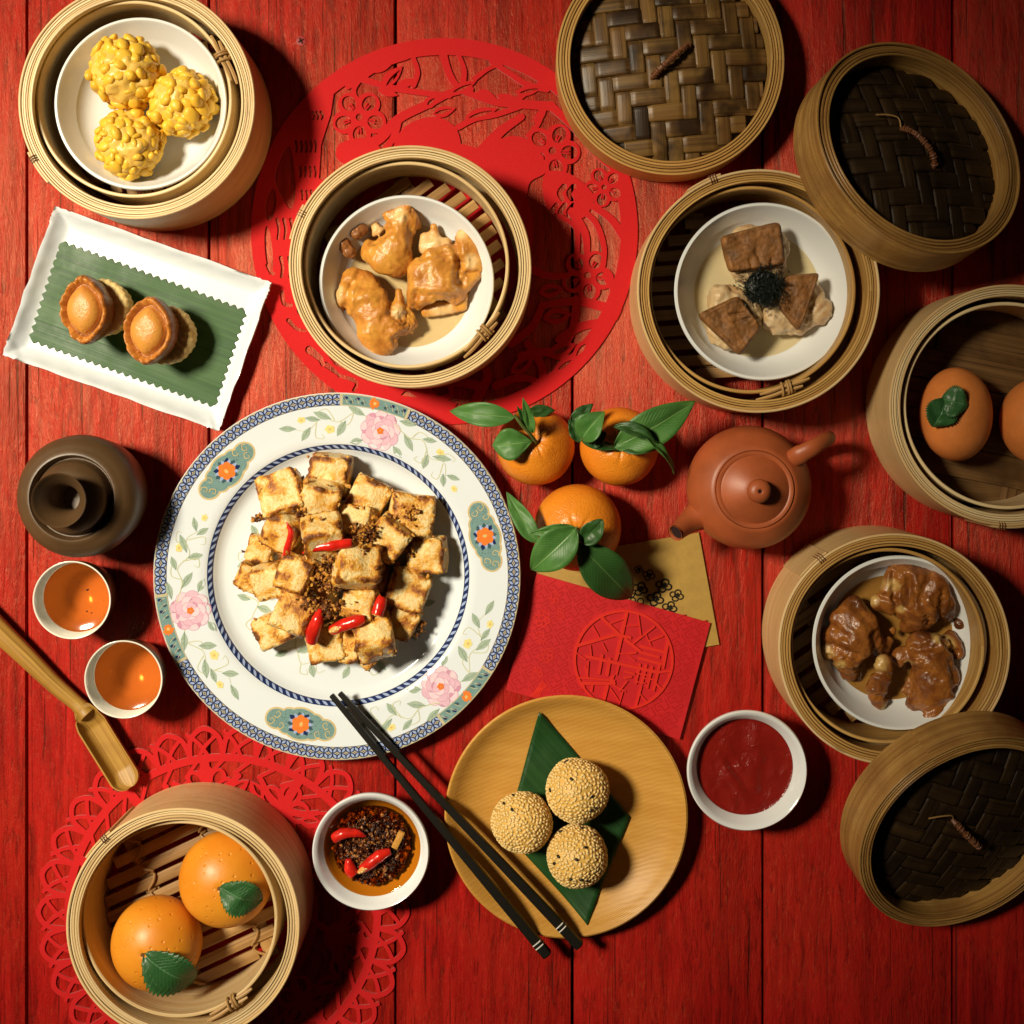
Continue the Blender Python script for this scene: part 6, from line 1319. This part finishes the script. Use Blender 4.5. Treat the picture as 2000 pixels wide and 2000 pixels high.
    # tail feathers and right side
    sh.poly([(1410, 700), (1530, 700), (1640, 800), (1600, 900), (1540, 900), (1420, 860)], curve=True); dashes(sh, 1500, 790, 2, 45, 60, 14, -.6); dashes(sh, 1465, 880, 3, 40, 64, 13, -.6)
    for pts, a, b in (([(1560, 850), (1650, 930), (1690, 1050), (1680, 1150)], 15, 12), ([(1600, 830), (1720, 910), (1790, 1010)], 15, 20), ([(1540, 880), (1600, 980), (1610, 1080)], 22, 14), ([(1480, 900), (1560, 960), (1560, 1100)], 12, 12), ([(1700, 1180), (1760, 1300), (1740, 1380)], 20, 14), ([(1400, 1320), (1560, 1300), (1700, 1330)], 16, 24), ([(1480, 1480), (1580, 1420), (1690, 1400)], 20, 20), ([(1300, 1560), (1440, 1540), (1560, 1600)], 20, 20), ([(1330, 1500), (1400, 1620), (1380, 1740)], 18, 18), ([(1180, 1700), (1300, 1660), (1420, 1700)], 20, 14), ([(1560, 1290), (1540, 1440), (1470, 1560)], 18, 18), ([(1090, 1760), (1140, 1660), (1120, 1600)], 24, 16), ([(1250, 1500), (1350, 1420), (1400, 1320)], 20, 16), ([(1350, 1150), (1430, 1180), (1520, 1180)], 20, 14)): sh.line(pts, a, b)
    for a, b, w in (((1400, 1380), (1540, 1360), 40), ((1420, 1560), (1560, 1500), 36), ((1250, 1640), (1360, 1560), 34), ((1620, 1480), (1540, 1580), 30), ((1380, 1260), (1500, 1240), 34), ((1450, 1640), (1560, 1560), 28)): sh.leaf(a, b, w); sh.leaf((a[0]*.8+b[0]*.2, a[1]*.8+b[1]*.2), (a[0]*.2+b[0]*.8, a[1]*.2+b[1]*.8), w*.35, cut=True)
    # foot of the mat by the floral plate
    for pts, a, b in (([(560, 1720), (640, 1690), (700, 1740)], 30, 20), ([(700, 1740), (760, 1700), (860, 1760), (960, 1790)], 24, 20), ([(840, 1700), (900, 1760), (970, 1740), (960, 1690)], 20, 10), ([(620, 1640), (620, 1760), (700, 1830)], 26, 20), ([(700, 1700), (820, 1690), (980, 1680), (1100, 1700)], 22, 22)): sh.line(pts, a, b)
    sh.ell(*C, 420); 
    me = sh.mesh('felt_mat', MAT['felt'], .0001, .0015, lambda a, b: tuple(P(*zd(a, b), .0015)-P(868, 452, 0))[:2]); q = P(868, 452, 0)
    tag(link('felt_mat', me, None, (q.x, q.y, 0)), 'round red felt mat cut with blossoms and branches inside a plain band', 'mat')
mat_one()
def mat_two():
    sh = Sheet(-400, -400, 400, 400, 1.05); pc = lambda r, a: (r*math.cos(a), r*math.sin(a)); N = 30
    for k in range(N):
        a = 2*pi*k/N; h = pi/N
        sh.line([pc(308, a-h*1.0), pc(343, a-h*.75), pc(360, a), pc(343, a+h*.75), pc(308, a+h*1.0)], 4.8)
        sh.line([pc(300, a-h*.2), pc(332, a+h*.35), pc(352, a+h*.9), ], 3.9, 3.6); sh.line([pc(300, a+h*.6), pc(326, a), pc(347, a-h*.7)], 3.6)
    sh.ring(0, 0, 294, 309)
    for k in range(36):
        a = 2*pi*k/36; sh.line([pc(296, a), pc(272, a+.09)], 3.6)
    # blossom and leaf garland inside the ring
    for k, (ad, R, kind) in enumerate(((97, 62, 'p'), (60, 58, 'd'), (128, 44, 'd'), (160, 46, 'd'), (25, 50, 'd'), (-12, 60, 'p'), (-48, 52, 'd'), (-85, 48, 'p'), (196, 52, 'p'), (235, 48, 'd'))):
        a = math.radians(ad); cx, cy = pc(232, a)
        if kind == 'd': flower(sh, cx, cy, R*.9, a)
        else:
            for q in (-2, -1, 0, 1, 2):
                f = a+q*.62; sh.ell(cx+R*.52*math.cos(f), cy+R*.52*math.sin(f), R*.38, R*.30, f)
            sh.ell(cx, cy, R*.5)
            for q in (-2, -1, 1, 2): f = a+q*.62; sh.ell(cx+R*.60*math.cos(f), cy+R*.60*math.sin(f), R*.20, R*.13, f, cut=True)
            for q in range(14): f = a-1.1+q*.17; sh.ell(cx+R*(.26+.12*(q % 3))*math.cos(f), cy+R*(.26+.12*(q % 3))*math.sin(f), R*.035, cut=True)
        for sg in (-1, 1): p = pc(268, a+sg*.24); sh.line([(cx, cy), pc(245, a+sg*.15), p], 8, 5); sh.leaf(pc(232, a+sg*.18), pc(262, a+sg*.32), 13); sh.leaf(pc(238, a+sg*.20), pc(257, a+sg*.29), 4, cut=True)
        sh.line([(cx, cy), pc(296, a)], 9); sh.line([(cx, cy), pc(180, a+.1)], 6)
    sh.ring(0, 0, 150, 186); sh.ell(0, 0, 155)
    q = P(436, 1780, 0); me = sh.mesh('felt_mat', MAT['felt'], .0001, .0015, lambda a, b: (a*K, b*K))
    tag(link('felt_mat', me, None, (q.x, q.y, 0)), 'round red felt mat with looped lace edge and cut blossoms', 'mat')
mat_two()
